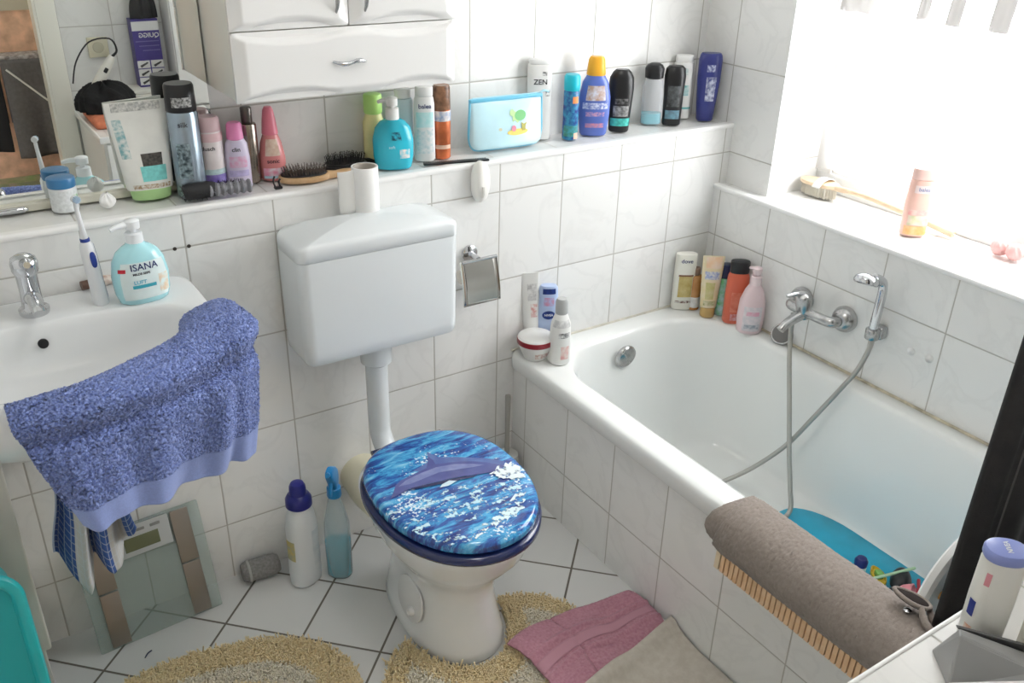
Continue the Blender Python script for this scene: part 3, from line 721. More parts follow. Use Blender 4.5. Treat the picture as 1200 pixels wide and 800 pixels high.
MIRR = mat('mirror_silver', (.86, .88, .86), .0, 1.)
FRM = mat('mirror_frame_cream', (.70, .685, .59), .35)
mr_ = thing('wall_mirror', 'large wall mirror with cream frame standing on the tiled ledge above the washbasin', 'mirror', (0, 0, 0))
MB().box(-1.62, -.672, .134, .150, 1.012, 1.95).build('mirror_glass', MIRR, mr_, smooth=False)
b = MB(); b.box(-1.64, -.6715, .124, .153, 1.0035, 1.021, .003); b.box(-1.64, -.6715, .128, .153, 1.935, 1.955, .003); b.box(-1.64, -1.617, .128, .153, 1.005, 1.95, .003)
b.build('frame', FRM, mr_)
b = MB(); b.tube([(-1.128, .121, 1.010), (-1.10, .112, 1.013), (-1.07, .121, 1.010)], .003, 8, smooth=4); b.box(-1.125, -1.075, .1175, .1235, 1.005, 1.017, .002)
b.build('mirror_clip', CHROME, mr_)

# ================================================================== BOTTLES ON THE LEDGE
LZ = 1.0032
def cyl(h, r, b=.004, z0=0., e=2.): return tubeprof(h, r, r, e, b, z0)
G1 = None
# jar of mouth-care powder
bottle('jar', 'small white jar with blue screw lid on the ledge in front of the mirror', 'jar', (-1.001, .102, LZ), cyl(.052, .0265), mat('jar_white', (.74, .77, .78), .3), cyl(.021, .0275, .003, .050), mat('jar_lid_blue', (.045, .19, .40), .3),
    labels=[(.004, .046, 85, mat('jar_print', (.72, .75, .76), .35, var=.10, vscale=160)), (.020, .036, 16, mat('jar_badge', (.12, .42, .16), .4, col2=(.7, .8, .7), vscale=130), 52, .001)], capname='lid')
# crumpled tissue
b = MB(); t = thing('crumpled_tissue', 'crumpled white tissue on the ledge between the jar and the white tube', 'tissue', (-.924, .072, LZ))
def tiss(u, v):
    a = u * 2 * PI; f = .5 + .5 * math.sin(3 * a + 5 * v) * (.3 + .3 * math.sin(7 * a)); r = .018 * math.sin(PI * min(.98, v * .98 + .02)) ** .6 * (.72 + .4 * f)
    return (r * math.cos(a), r * math.sin(a), .036 * v * (.8 + .25 * f) if v > 0 else 0)
MB().grid(tiss, 36, 14).build('paper', mat('tissue_white', (.84, .84, .83), .9), t, angle=25)
# big white tube, cap down
WT = mat('tube_white', (.78, .785, .75), .35, var=.03, vscale=40)
S = [(.022, .046, .026, 2.), (.03, .049, .027, 2.), (.07, .052, .025, 2.1), (.12, .056, .018, 2.3), (.165, .060, .008, 2.6), (.185, .061, .003, 3.), (.205, .061, .0022, 3.)]
bottle('cosmetic_tube', 'large white squeeze tube with green cap, tallest pale item by the mirror', 'tube', (-.829, .098, LZ), S, WT, [(0, .036, .024, 2.), (.003, .040, .026, 2.), (.022, .0425, .0265, 2.), (.0235, .041, .025, 2.)], mat('cap_green', (.42, .66, .30), .35), rz=2,
    labels=[(.072, .098, 22, mat('label_black', (.03, .03, .03), .4, col2=(.10, .09, .08), vscale=200), 14), (.040, .072, 30, mat('label_turquoise', (.20, .60, .58), .4, var=.12, vscale=120), 15), (.025, .034, 50, mat('label_specks', (.74, .73, .68), .5, col2=(.35, .22, .10), vscale=220), 5), (.185, .203, 45, mat('crimp_print', (.74, .73, .70), .5, col2=(.35, .36, .35), vscale=190), 0), (.09, .17, 14, mat('leaf_print', (.75, .77, .74), .5, col2=(.20, .42, .45), vscale=110), -42)], ry=-1, rx=-7)
# hair spray
bottle('hairspray_can', 'tall silver-blue hairspray can with black cap by the mirror edge', 'spray can', (-.747, .079, LZ), [(0, .028, .028), (.004, .0315, .0315), (.178, .0315, .0315), (.186, .029, .029), (.188, .029, .029)], mat('can_steel_blue', (.36, .45, .52), .25, .6, col2=(.30, .36, .42), vscale=18), [(.184, .0305, .0305), (.186, .0315, .0315), (.236, .0305, .0305), (.241, .028, .028)], BLACK,
    labels=[(.045, .12, 26, mat('can_specks', (.34, .44, .48), .35, .4, col2=(.03, .05, .06), vscale=120), -18), (.196, .216, 38, mat('cap_emblem', (.55, .56, .56), .4, col2=(.05, .05, .05), vscale=180), 0, .0032), (.0, .178, 12, mat('can_edge', (.03, .04, .045), .3), 92)],
    texts=[('silk', .015, .160, -.004, INK)])
bottle('deodorant_can', 'pale pink deodorant can fading to purple at its base', 'deodorant', (-.693, .095, LZ), [(0, .025, .025), (.003, .028, .028), (.125, .028, .028), (.132, .026, .026), (.133, .026, .026)], mat('deo_cream', (.68, .62, .62), .35, var=.05, vscale=40), [(.132, .0255, .0255), (.135, .027, .027), (.158, .025, .025), (.163, .021, .021)], mat('cap_dusty_pink', (.62, .44, .46), .4),
    labels=[(.002, .040, 175, mat('deo_purple', (.16, .11, .42), .35, col2=(.30, .24, .55), vscale=60)), (.040, .052, 80, mat('deo_teal', (.45, .58, .60), .4, var=.15, vscale=90)), (.112, .130, 175, mat('deo_pink', (.64, .44, .46), .4))], texts=[('dusch', .012, .098, -.006, INK)])
bottle('lotion_bottle', 'lavender bottle with bright pink cap beside the pink and purple can', 'bottle', (-.640, .082, LZ), [(0, .023, .017, 2.4), (.004, .027, .019, 2.4), (.07, .027, .019, 2.4), (.100, .024, .018, 2.2), (.112, .017, .016, 2.)], mat('lilac_plastic', (.66, .60, .76), .3), [(.110, .0165, .0165), (.112, .0185, .0185), (.142, .0165, .0165), (.147, .013, .013)], mat('cap_pink', (.78, .26, .50), .35),
    labels=[(.050, .075, 40, mat('lilac_pink_print', (.72, .38, .58), .4, col2=(.70, .60, .74), vscale=100), 0), (.030, .044, 46, mat('lilac_violet_print', (.52, .46, .72), .4, var=.1, vscale=120))], texts=[('clin', .013, .090, -.002, INK)])
bottle('pump_atomizer', 'slim brownish metallic atomizer bottle between two pink bottles', 'bottle', (-.601, .112, LZ), cyl(.135, .0195), mat('bronze_metal', (.30, .26, .22), .22, .9, var=.25, vscale=25), cyl(.036, .0125, .003, .135), mat('bronze_cap', (.12, .11, .10), .3, .7))
S = [(0, .026, .021, 2.2), (.004, .0295, .023, 2.2), (.05, .030, .023, 2.2), (.085, .024, .020, 2.), (.105, .0165, .0165, 2.)]
bottle('spray_bottle', 'pink detangling spray bottle with slanted pink cap left of the wooden hairbrush', 'bottle', (-.551, .112, LZ), S, mat('salmon_plastic', (.66, .24, .24), .25), [(.103, .016, .016), (.106, .0185, .018), (.135, .0155, .015), (.158, .012, .011), (.166, .008, .008)], mat('cap_rose', (.70, .20, .27), .35),
    labels=[(.058, .096, 34, mat('child_print', (.62, .42, .32), .4, col2=(.75, .62, .52), vscale=70)), (.012, .030, 48, mat('spray_pink_band', (.78, .30, .45), .4, col2=(.80, .70, .76), vscale=80)), (.006, .012, 48, mat('spray_blue_band', (.45, .66, .76), .4))], texts=[('sonic', .013, .046, 0, INK)])
# dark styling brush lying in front
t = thing('styling_brush', 'dark styling brush with ribbed grey grip lying at the ledge edge below the pink-capped bottle', 'brush', (-.705, .032, LZ + .018), R(-5))
MB().tube([(-.072, 0, 0), (-.06, 0, .002), (-.02, 0, .003), (.0, 0, .002)], [.014, .018, .018, .013], 16, smooth=3).build('barrel', mat('brush_black', (.02, .02, .022), .6), t)
b = MB()
for i in range(420):
    a = random.uniform(0, 2 * PI); x = random.uniform(-.076, .058); r0 = .013; r1 = .0185 + random.uniform(-.002, .003)
    if -.02 < x and math.sin(a) < -.1: continue
    c, s_ = math.cos(a), math.sin(a)
    b.tube([(x, r0 * c, r0 * s_), (x + random.uniform(-.003, .003), r1 * c, max(-.016, r1 * s_))], [.0007, .0004], 4)
b.build('bristles', mat('bristle_black', (.012, .012, .014), .6), t)
GG = mat('grip_grey', (.20, .20, .22), .45)
b = MB(); n = 30; b.lathe([(-.02 + .09 * i / n, .0135 + .0022 * math.sin(i * 1.35)) for i in range(n + 1)], 20, T_((0, -.004, .002), ry=90)); b.build('grip', GG, t)
t = thing('hair_clip', 'tiny black hair clip standing at the ledge edge beside the wooden hairbrush', 'hair clip', (-.571, .030, LZ))
b = MB(); b.box(-.009, .009, -.006, .006, 0, .006, .002); b.tube([(-.006, 0, .005), (-.009, .003, .018), (-.004, .006, .028)], .0022, 8, smooth=3); b.tube([(.005, 0, .005), (.002, -.002, .016), (.006, 0, .022)], .0022, 8, smooth=3)
b.build('jaws', BLACK, t)

def hairbrush(name, label, loc, rz, wood, pad, bris, L_=.115, W_=.036, hl=.11, tilt=0.):
    t = thing(name, label, 'hairbrush', loc, R(rz), None, 0, R(tilt))
    out = [(x * L_ / 2, y * W_) for x, y in sell(1, 1, 2.2, 40)]
    b = MB(); b.prism(out, 0, .014, .004); b.build('back', wood, t)
    MB().tube([(L_ * .46, 0, .007), (L_ * .62, 0, .007), (L_ * .8, 0, .008), (L_ / 2 + hl, 0, .008)], [.011, .009, .0105, .009], 14, smooth=4).build('handle', wood, t)
    MB().prism([(x * .9, y * .88) for x, y in out], .0135, .018, .002).build('cushion', pad, t)
    b = MB(); tips = MB()
    for i in range(-8, 9):
        for j in range(-4, 5):
            x, y = i * L_ / 18 + random.uniform(-.001, .001), j * W_ / 4.8 + random.uniform(-.001, .001)
            if (x / (L_ * .44)) ** 2 + (y / (W_ * .84)) ** 2 > 1: continue
            h = random.uniform(.030, .034); b.tube([(x, y, .017), (x * 1.08, y * 1.12, h)], [.0009, .0006], 4); tips.lathe([(0, .0002), (.0009, .0014), (.0022, .0010), (.0026, 0)], 6, T_((x * 1.08, y * 1.12, h - .0005)))
    b.build('bristles', bris, t); tips.build('bristle_tips', pad if name == 'paddle_brush' else mat('bristle_tip_steel', (.40, .38, .36), .3, .6), t)
    return t
WOOD = mat('light_wood', (.52, .33, .17), .5, col2=(.62, .42, .24), vscale=35)
hairbrush('hairbrush', 'wooden oval hairbrush lying bristles up on the ledge left of the toilet roll', (-.495, .066, LZ), -10, WOOD, mat('cushion_black', (.02, .018, .018), .6), mat('bristle_brown', (.10, .075, .06), .5), .118, .034, .10)
hairbrush('paddle_brush', 'black paddle hairbrush lying behind the wooden hairbrush against the tiled wall', (-.375, .108, LZ), 4, BLACK, mat('cushion_black', (.02, .018, .018), .6), mat('bristle_black', (.012, .012, .014), .6), .115, .034, .075)
# pile of loose strands? none. bottles right of the brushes
bottle('cosmetic_bottle', 'yellow bottle with lime green cap behind the turquoise pump bottle', 'bottle', (-.288, .122, LZ), [(0, .022, .016, 2.4), (.004, .026, .019, 2.4), (.10, .026, .019, 2.4), (.122, .019, .016, 2.)], mat('pale_yellow', (.78, .74, .36), .35, var=.06, vscale=20), cyl(.048, .0225, .005, .121), mat('cap_lime', (.46, .76, .22), .4))
tq = [(0, .040, .024, 2.5), (.004, .0435, .027, 2.5), (.03, .0485, .029, 2.4), (.07, .0495, .029, 2.3), (.098, .0425, .026, 2.2), (.112, .031, .022, 2.), (.118, .02, .018, 2.)]
t = bottle('soap_dispenser', 'bright turquoise pump soap bottle in the middle of the ledge', 'soap dispenser', (-.266, .062, LZ), tq, mat('turquoise_plastic', (.03, .50, .66), .22, coat=.2), rz=0,
    labels=[(.028, .05, 17, mat('lotus_print', (.80, .72, .68), .5, col2=(.10, .55, .68), vscale=90), 28), (.072, .092, 12, mat('dark_emblem', (.01, .05, .09), .5, col2=(.03, .50, .66), vscale=150), 6)], texts=[('soft', .010, .056, -.006, mat('pale_ink', (.45, .78, .85), .5))])
pump(t, .117, mat('pump_cream', (.80, .80, .78), .35), r=.0165, nozzle=.034, h=.052, neck=.026, az=160)
bottle('cosmetic_bottle', 'slim pale blue bottle behind the turquoise pump bottle, right side', 'bottle', (-.207, .124, LZ), tubeprof(.150, .025, .017, 2.6), mat('pale_blue_plastic', (.62, .74, .80), .35), tubeprof(.024, .020, .015, 2.4, .003, .150), WHITE)
bottle('cosmetic_bottle', 'white bottle with pale aqua print between turquoise pump and orange can', 'bottle', (-.168, .085, LZ), [(0, .0225, .016, 2.6), (.004, .0262, .018, 2.6), (.14, .0255, .0175, 2.5), (.155, .023, .0165, 2.4), (.158, .021, .015, 2.4)], WHITE, tubeprof(.024, .022, .016, 2.4, .003, .158), WHITE,
    labels=[(.085, .122, 50, mat('aqua_print', (.45, .76, .76), .4, col2=(.66, .82, .82), vscale=50)), (.02, .08, 44, mat('grey_print', (.80, .80, .79), .5, col2=(.55, .66, .68), vscale=140))], texts=[('balea', .015, .136, 0, mat('navy_ink', (.015, .03, .14), .5))])
bottle('spray_can', 'orange spray can with brown cap left of the blue pouch', 'spray can', (-.119, .085, LZ), [(0, .020, .020), (.003, .0225, .0225), (.118, .0225, .0225), (.122, .021, .021)], mat('can_orange', (.60, .16, .06), .25, .4, var=.3, vscale=22), [(.121, .021, .021), (.124, .0225, .0225), (.176, .0215, .0215), (.181, .019, .019)], mat('cap_brown_marbled', (.20, .10, .055), .35, var=.5, vscale=60),
    labels=[(.095, .12, 170, mat('can_white_band', (.74, .68, .64), .4, col2=(.25, .35, .55), vscale=80)), (.026, .036, 60, mat('can_pale_print', (.72, .48, .36), .4))])
# comb
t = thing('comb', 'black comb lying on the ledge in front of the white bottle', 'comb', (-.112, .026, LZ), R(-13))
b = MB(); b.box(-.085, .085, -.011, -.001, 0, .005, .0018)
for i in range(46): b.box(-.082 + i * .0036, -.0806 + i * .0036, -.002, .011, .0012, .0038)
b.build('teeth_and_spine', BLACK, t)
# cosmetic pouch
PV = mat('pouch_vinyl', (.54, .78, .86), .22, var=.05, vscale=14, coat=.3); PB = mat('pouch_trim', (.16, .52, .72), .35)
t = thing('cosmetic_pouch', 'light blue zip pouch with small turtle print standing on the ledge', 'pouch', (.068, .078, LZ + .003), R(-3))
def pch(sg):
    def f(u, v):
        x = (u - .5) * .218; z = .128 * v
        e = min(1, 4 * u, 4 * (1 - u)); k = math.sin(PI * min(1, .12 + .88 * (1 - v)) * .5)
        d = (.026 * (1 - v) ** .6 + .003) * (math.sin(PI * u) ** .35)
        if v < .06: d *= v / .06
        r = .03; zz = z
        dx = max(0, abs(x) - (.109 - r));
        lo = r - math.sqrt(max(0, r * r - dx * dx))
        zz = lo + (z) * (1 - lo / .128)
        return (x * (1 - .03 * v), -sg * d if sg > 0 else d, zz + .002 * math.sin(u * 9) * v)
    return f
b = MB(); b.grid(pch(1), 44, 20); b.grid(pch(-1), 44, 20); pb = b.build('pouch_body', PV, t, angle=80)
P = [(-.106, 0, .129), (-.108, 0, .08), (-.109, 0, .034), (-.100, 0, .010), (-.078, 0, .001), (0, 0, 0), (.078, 0, .001), (.100, 0, .010), (.109, 0, .034), (.108, 0, .08), (.106, 0, .129)]
MB().tube(P, .0032, 8, smooth=4).build('piping', PB, t)
MB().box(-.108, .108, -.006, .006, .124, .134, .003).build('zip_band', PB, t)
b = MB(); b.tube([(-.10, 0, .1345), (.10, 0, .1345)], .0022, 6); b.tube([(.098, -.002, .134), (.112, -.004, .140), (.126, -.004, .136)], .003, 8, smooth=3); b.build('zip', mat('zip_pale', (.40, .68, .80), .35), t)
def pouch_decal(name, cx_, cz, poly, m, off=.0012):
    f = pch(1); vs = []; n = len(poly)
    for k in (1., .5):
        for x, z in [(1.4 * a, 1.35 * c) for a, c in poly]:
            q = f((cx_ + x * k) / .218 + .5, (cz + z * k) / .128); vs.append((q[0], q[1] - off, q[2]))
    q = f(cx_ / .218 + .5, cz / .128); vs.append((q[0], q[1] - off, q[2]))
    fs = [[i, (i + 1) % n, n + (i + 1) % n, n + i] for i in range(n)] + [[n + i, n + (i + 1) % n, 2 * n] for i in range(n)]
    MB().add(vs, fs).build(name, m, pb)
GRN = mat('print_green', (.20, .55, .22), .5); GRL = mat('print_lime', (.52, .74, .36), .5); YEL = mat('print_yellow', (.85, .66, .16), .5); PNK = mat('print_pink', (.80, .28, .36), .5)
pouch_decal('printed_shell', .034, .086, [(x * .0125, z * .010) for x, z in sell(1, 1, 2, 18)], GRN, .0016)
pouch_decal('printed_turtle', .023, .086, [(-.014, .010), (-.009, .014), (-.003, .008), (.010, .004), (.016, -.004), (.006, -.010), (.001, -.014), (-.004, -.008), (-.010, -.011), (-.009, -.001), (-.015, .003)], GRL)
pouch_decal('printed_sand', .024, .045, [(x * .023, z * .006) for x, z in sell(1, 1, 2, 20)], YEL)
pouch_decal('printed_shellfish', .012, .055, [(x * .005, z * .006) for x, z in sell(1, 1, 2, 14)], PNK, .0018)
pouch_decal('printed_pineapple', .042, .055, [(-.004, -.006), (.004, -.006), (.005, .003), (.009, .009), (.001, .006), (-.004, .010), (-.004, .003)], mat('print_olive', (.45, .42, .10), .5), .0018)
pouch_decal('printed_starfish', -.028, .055, [(x * .0035, z * .003) for x, z in sell(1, 1, 2, 12)], mat('print_tan', (.62, .6, .42), .5))
bottle('cosmetic_bottle', 'tall white bottle with black lettering behind the right end of the blue pouch', 'bottle', (.204, .126, LZ), tubeprof(.200, .033, .020, 3., .005), mat('matte_white', (.77, .77, .76), .4), tubeprof(.014, .030, .018, 3., .004, .199), WHITE, texts=[('ZEN', .019, .155, 0, INK)], labels=[(.118, .134, 14, mat('black_emblem', (.05, .05, .05), .5, col2=(.75, .75, .74), vscale=140), 30), (.172, .182, 9, mat('black_emblem2', (.03, .03, .03), .5, col2=(.75, .75, .74), vscale=120), 12)])
bottle('spray_can', 'slim dark blue spray can with turquoise cap left of the sunscreen', 'spray can', (.281, .082, LZ), [(0, .019, .019), (.003, .0215, .0215), (.128, .0215, .0215), (.133, .02, .02)], mat('can_ultramarine', (.02, .05, .24), .25, col2=(.04, .30, .50), vscale=70), [(.132, .0205, .0205), (.135, .022, .022), (.168, .022, .022), (.174, .018, .018)], mat('cap_turquoise', (.01, .48, .60), .35),
    labels=[(.10, .118, 24, mat('orange_spot', (.80, .30, .10), .4), 25), (.01, .04, 60, mat('can_green_print', (.04, .20, .14), .4, col2=(.05, .32, .40), vscale=90), 0), (.003, .02, 20, mat('peach_spot', (.75, .48, .36), .4), 40, .001)])
S = [(0, .034, .019, 2.3), (.005, .038, .022, 2.3), (.06, .044, .024, 2.2), (.105, .044, .024, 2.2), (.145, .036, .022, 2.1), (.160, .027, .020, 2.), (.164, .025, .019, 2.)]
bottle('sunscreen_bottle', 'blue oval sunscreen bottle with orange cap', 'bottle', (.367, .090, LZ), S, mat('sunscreen_blue', (.10, .16, .50), .3, coat=.2), [(.162, .0235, .0185, 2.2), (.166, .0265, .020, 2.2), (.205, .0225, .0175, 2.2), (.213, .018, .014, 2.2)], mat('cap_orange', (.86, .42, .03), .35),
    labels=[(.098, .138, 36, mat('family_print', (.50, .32, .24), .45, col2=(.68, .70, .80), vscale=70)), (.075, .092, 50, mat('white_script', (.66, .70, .84), .45, col2=(.12, .17, .50), vscale=160)), (.055, .067, 34, mat('rose_script', (.62, .32, .42), .45, col2=(.14, .18, .50), vscale=190)), (.024, .036, 36, mat('rose_block', (.60, .24, .30), .45, col2=(.30, .22, .46), vscale=120))])
S = [(0, .026, .018, 2.3), (.004, .029, .021, 2.3), (.06, .032, .023, 2.2), (.12, .036, .024, 2.2), (.150, .034, .023, 2.1), (.165, .026, .019, 2.1), (.172, .018, .014, 2.)]
bottle('shower_gel', 'black shower gel with teal band, right of the sunscreen', 'bottle', (.458, .088, LZ), S, mat('gel_black', (.012, .012, .013), .3), labels=[(.018, .040, 60, mat('teal_print', (.06, .45, .40), .4, var=.25, vscale=90)), (.045, .075, 40, mat('silver_print', (.36, .36, .36), .4, col2=(.08, .08, .08), vscale=90)), (.08, .095, 30, mat('dark_grey_print', (.16, .16, .16), .4, col2=(.02, .02, .02), vscale=120))])
t = bottle('mouthwash_bottle', 'clear bottle with black cap and a little blue liquid left at the bottom', 'bottle', (.597, .110, LZ), [(0, .026, .018, 3.), (.004, .030, .021, 3.), (.110, .030, .021, 3.), (.128, .025, .019, 2.4), (.132, .022, .018, 2.)], thin('clear_plastic', (.84, .86, .89), .25, .08), [(.131, .021, .018), (.134, .0265, .020, 2.2), (.160, .028, .021, 2.2), (.170, .022, .018, 2.2), (.175, .012, .010)], BLACK)
Shell([(.002, .025, .017, 3.), (.004, .0285, .0195, 3.), (.033, .0285, .0195, 3.)]).mesh().build('liquid', mat('liquid_teal', (.10, .50, .60), .15), t)
bottle('shower_gel', 'black bottle with small blue label, between clear bottle and blue bottle', 'bottle', (.647, .076, LZ), [(0, .024, .017, 2.6), (.004, .027, .020, 2.6), (.08, .028, .021, 2.5), (.14, .031, .022, 2.4), (.162, .028, .020, 2.3), (.169, .02, .015, 2.)], mat('gel_black', (.012, .012, .013), .3), labels=[(.020, .045, 44, mat('blue_slate_print', (.14, .30, .38), .4, col2=(.10, .16, .2), vscale=70), -6), (.055, .115, 34, mat('smoke_print', (.10, .11, .115), .4, col2=(.02, .02, .02), vscale=70), -6)])
bottle('cosmetic_bottle', 'white bottle with teal print behind the dark blue bottle near the corner', 'bottle', (.727, .128, LZ), tubeprof(.165, .030, .019, 2.6, .005), mat('matte_white', (.77, .77, .76)), tubeprof(.022, .026, .016, 2.6, .004, .164), WHITE, labels=[(.07, .10, 30, mat('teal_blot', (.12, .45, .48), .45, col2=(.70, .76, .75), vscale=50), 0), (.03, .036, 70, mat('teal_line', (.15, .45, .45), .4)), (.13, .15, 25, mat('grey_blot', (.45, .55, .55), .45, col2=(.75, .76, .75), vscale=70), -10)])
bottle('shampoo_bottle', 'dark blue tapered bottle in the right corner of the ledge', 'bottle', (.776, .070, LZ), [(0, .022, .016, 2.2), (.004, .025, .019, 2.2), (.05, .029, .021, 2.2), (.12, .034, .023, 2.2), (.175, .0345, .023, 2.2), (.19, .032, .021, 2.2), (.196, .028, .018, 2.2)], mat('royal_blue', (.035, .045, .22), .3, coat=.2), labels=[(.06, .13, 24, mat('white_swirl', (.62, .66, .78), .45, col2=(.04, .05, .23), vscale=85), 8), (.145, .165, 18, mat('white_swirl2', (.5, .54, .7), .45, col2=(.04, .05, .23), vscale=130), 0)])

# toilet paper core standing on the cistern
t = thing('toilet_roll', 'nearly empty white toilet roll standing upright on the cistern lid', 'toilet roll', (-.392, -.046, .9468))
b = MB(); b.lathe([(0, .0265), (.0, .030), (.001, .0305), (.103, .0305), (.104, .030), (.104, .0265)], 36, cap0=False, cap1=False)
b.lathe([(0, .024), (0, .0265)], 36, cap0=False, cap1=False)
b.build('paper', mat('tissue_white', (.84, .84, .83), .9), t)
MB().lathe([(0, .0238), (.1035, .0238), (.1035, .0264), (0, .0264), (0, .0238)], 36, cap0=False, cap1=False).build('core', mat('cardboard', (.58, .53, .47), .9), t)
b = MB(); b.grid(lambda u, v: (-.029 - .036 * u, -.006 - .012 * math.sin(u * 2.2) + .02 * u, .001 + .100 * v - .004 * u), 14, 10)
b.build('loose_sheet', mat('tissue_white2', (.80, .80, .78), .9), t, solid=.0006)
# ================================================================== ON THE BACK WALL
t = thing('toilet_paper_holder', 'chrome toilet paper holder with hinged cover on the wall right of the cistern', 'toilet paper holder', (-.068, -.002, .70))
MB().lathe([(0, .022), (.006, .022), (.009, .018), (.010, 0)], 28, T_((-.022, 0, .066), rx=90)).build('rosette', CHROME, t)
MB().tube([(-.022, -.008, .066), (-.022, -.035, .066), (-.022, -.045, .064)], [.008, .007, .008], 12, smooth=3).build('arm', CHROME, t)
MB().tube([(-.07, -.046, .063), (.034, -.046, .063)], .0045, 10).build('hinge_rod', CHROME, t)
def cov(u, v): 
    a = v * 1.15
    return (-.076 + .112 * u, -.040 - .030 * math.sin(a * 1.3) * .8 - .002, .066 - .118 * v)
MB().grid(cov, 8, 16).build('cover', mat('cover_steel', (.58, .57, .54), .16, 1.), t, solid=.0015)
MB().tube([(-.07, -.036, .02), (.03, -.036, .02)], .019, 20).build('paper_core', mat('cardboard', (.58, .53, .47), .9), t)
t = thing('air_freshener', 'white oval plastic disc hanging on the wall right of the cistern', 'air freshener', (-.067, -.001, .957))
MB().loft([[(x * k, -y0, z * k) for x, z in sell(.026, .053, 2.2, 40)] for y0, k in ((0, .9), (.006, 1.), (.016, 1.), (.024, .9), (.029, .7), (.031, .35))], T=T_(rz=18)).build('shell', mat('ivory_plastic', (.80, .79, .75), .3), t)
MB().tube([(0, -.029, -.035), (.0, -.034, -.025), (.0, -.033, -.008)], .004, 8, smooth=3).build('slider', mat('ivory_plastic2', (.76, .75, .70), .3), t)
t = thing('toilet_brush', 'toilet brush with grey handle standing in the corner by the bathtub behind the toilet', 'toilet brush', (.012, -.05, 0))
MB().lathe([(0, .035), (.004, .04), (.10, .036), (.13, .034), (.132, .03)], 24).build('holder', mat('grey_holder', (.52, .52, .50), .4), t)
MB().tube([(0, 0, .10), (.003, .004, .20), (.006, .010, .322)], [.0075, .007, .0085], 12).build('handle', mat('handle_taupe', (.36, .35, .32), .35), t)
for i, (x, z) in enumerate([(-.82, .9165), (-.79, .9172), (-.671, .6664)]):
    t = thing('screw_plug', ['small dark wall plug in the tile joint, left of the pair above the basin corner', 'small dark wall plug in the tile joint, right of the pair above the basin corner', 'small brown wall plug in the tile joint right of the blue towel'][i], 'wall plug', (x, -.0005, z), 0, 'plugs in the tile joints')
    MB().lathe([(0, .0042), (.0015, .004), (.002, .002)], 12, T_(rx=90)).build('plug', mat('plug_dark', (.03, .022, .018), .6), t)

# ================================================================== ON THE BATH RIM, LEFT CORNER
BZ = .4412
FLW = mat('floral_white', (.78, .78, .76), .35)
t = thing('cream_pot', 'white footed cream pot with a dark red band on the bath corner', 'pot', (.086, -.070, BZ))
S = Shell([(0, .028, .028), (.004, .031, .031), (.03, .043, .043), (.047, .0505, .0505), (.05, .0505, .0505)])
bo = S.mesh().build('bowl', FLW, t)
S.patch(.012, .030, R(-35), R(45), .0007).build('flower_print', mat('flower_specks', (.76, .74, .72), .4, col2=(.50, .28, .24), vscale=130), bo)
MB().lathe([(.0495, .0515), (.051, .0525), (.064, .0525), (.0655, .051)], 36).build('red_band', mat('dark_red', (.30, .012, .025), .3), t)
MB().lathe([(.065, .0515), (.068, .050), (.071, .046), (.071, .0)], 36).build('lid', FLW, t)
bottle('cosmetic_tube', 'white floral tube standing head down behind the red-banded pot', 'tube', (.112, -.014, BZ), [(.03, .019, .015), (.035, .021, .016), (.10, .0235, .012, 2.2), (.17, .025, .005, 2.6), (.232, .0255, .002, 3.)], FLW, cyl(.034, .0195, .003), mat('cap_silver_grey', (.42, .43, .43), .35), ry=-3,
    labels=[(.10, .14, 22, mat('flower_specks2', (.76, .74, .72), .4, col2=(.62, .30, .28), vscale=90), 20), (.15, .20, 24, mat('grey_leaf', (.74, .74, .73), .4, col2=(.40, .40, .40), vscale=90), 10)])
bottle('lotion_bottle', 'light blue bottle with dark blue emblems between floral tube and floral bottle', 'bottle', (.152, -.030, BZ), [(0, .026, .016, 2.5), (.004, .029, .018, 2.5), (.10, .0305, .019, 2.5), (.185, .026, .016, 2.4), (.192, .022, .013, 2.4)], mat('pale_periwinkle', (.42, .52, .74), .3),
    labels=[(.170, .186, 38, mat('navy_block', (.015, .04, .22), .35, var=.3, vscale=90), 0), (.135, .160, 26, mat('rose_blue_print', (.55, .25, .38), .4, col2=(.42, .45, .70), vscale=110), 0), (.0, .05, 40, mat('mixed_print', (.55, .60, .72), .4, col2=(.66, .58, .30), vscale=60))])
sh = Shell([(0, .0295, .0185, 2.5), (.2, .0295, .0185, 2.5)])
o_ = [x for x in COL.objects if x.name.startswith('lotion_bottle')][-1]
vs = []; fs = []
for i in range(24):
    a = 2 * PI * i / 24; z = .108 + .013 * math.sin(a); vs.append(sh.pt(sh.ang_for_x(.017 * math.cos(a), z), z, .0022))
vs.append(sh.pt(0, .108, .0022)); fs = [[i, (i + 1) % 24, 24] for i in range(24)]
bd = [c for c in o_.children if c.name.startswith('body')][0]
MB().add(vs, fs).build('emblem', mat('navy_block'  , (.015, .04, .22)), bd)
sh.text('NIVEA', .0095, .108, 0, .0032, .0002, .85).build('printed_lettering', LABW, bd)
bottle('lotion_bottle', 'white floral bottle with silver-grey cap at the front of the bath corner', 'bottle', (.130, -.124, BZ), [(0, .025, .025), (.004, .029, .029), (.07, .030, .030), (.12, .027, .027), (.145, .018, .018), (.15, .016, .016)], FLW, [(.149, .016, .016), (.152, .0175, .0175), (.185, .017, .017), (.193, .013, .013)], mat('cap_silver_grey', (.42, .43, .43)),
    labels=[(.02, .06, 24, mat('rose_flower', (.70, .36, .34), .4, col2=(.76, .66, .62), vscale=60), 22), (.085, .10, 34, mat('black_script', (.10, .10, .10), .4, col2=(.74, .74, .73), vscale=120), 16), (.115, .135, 60, mat('silver_print2', (.50, .50, .50), .35, col2=(.72, .72, .71), vscale=80))])
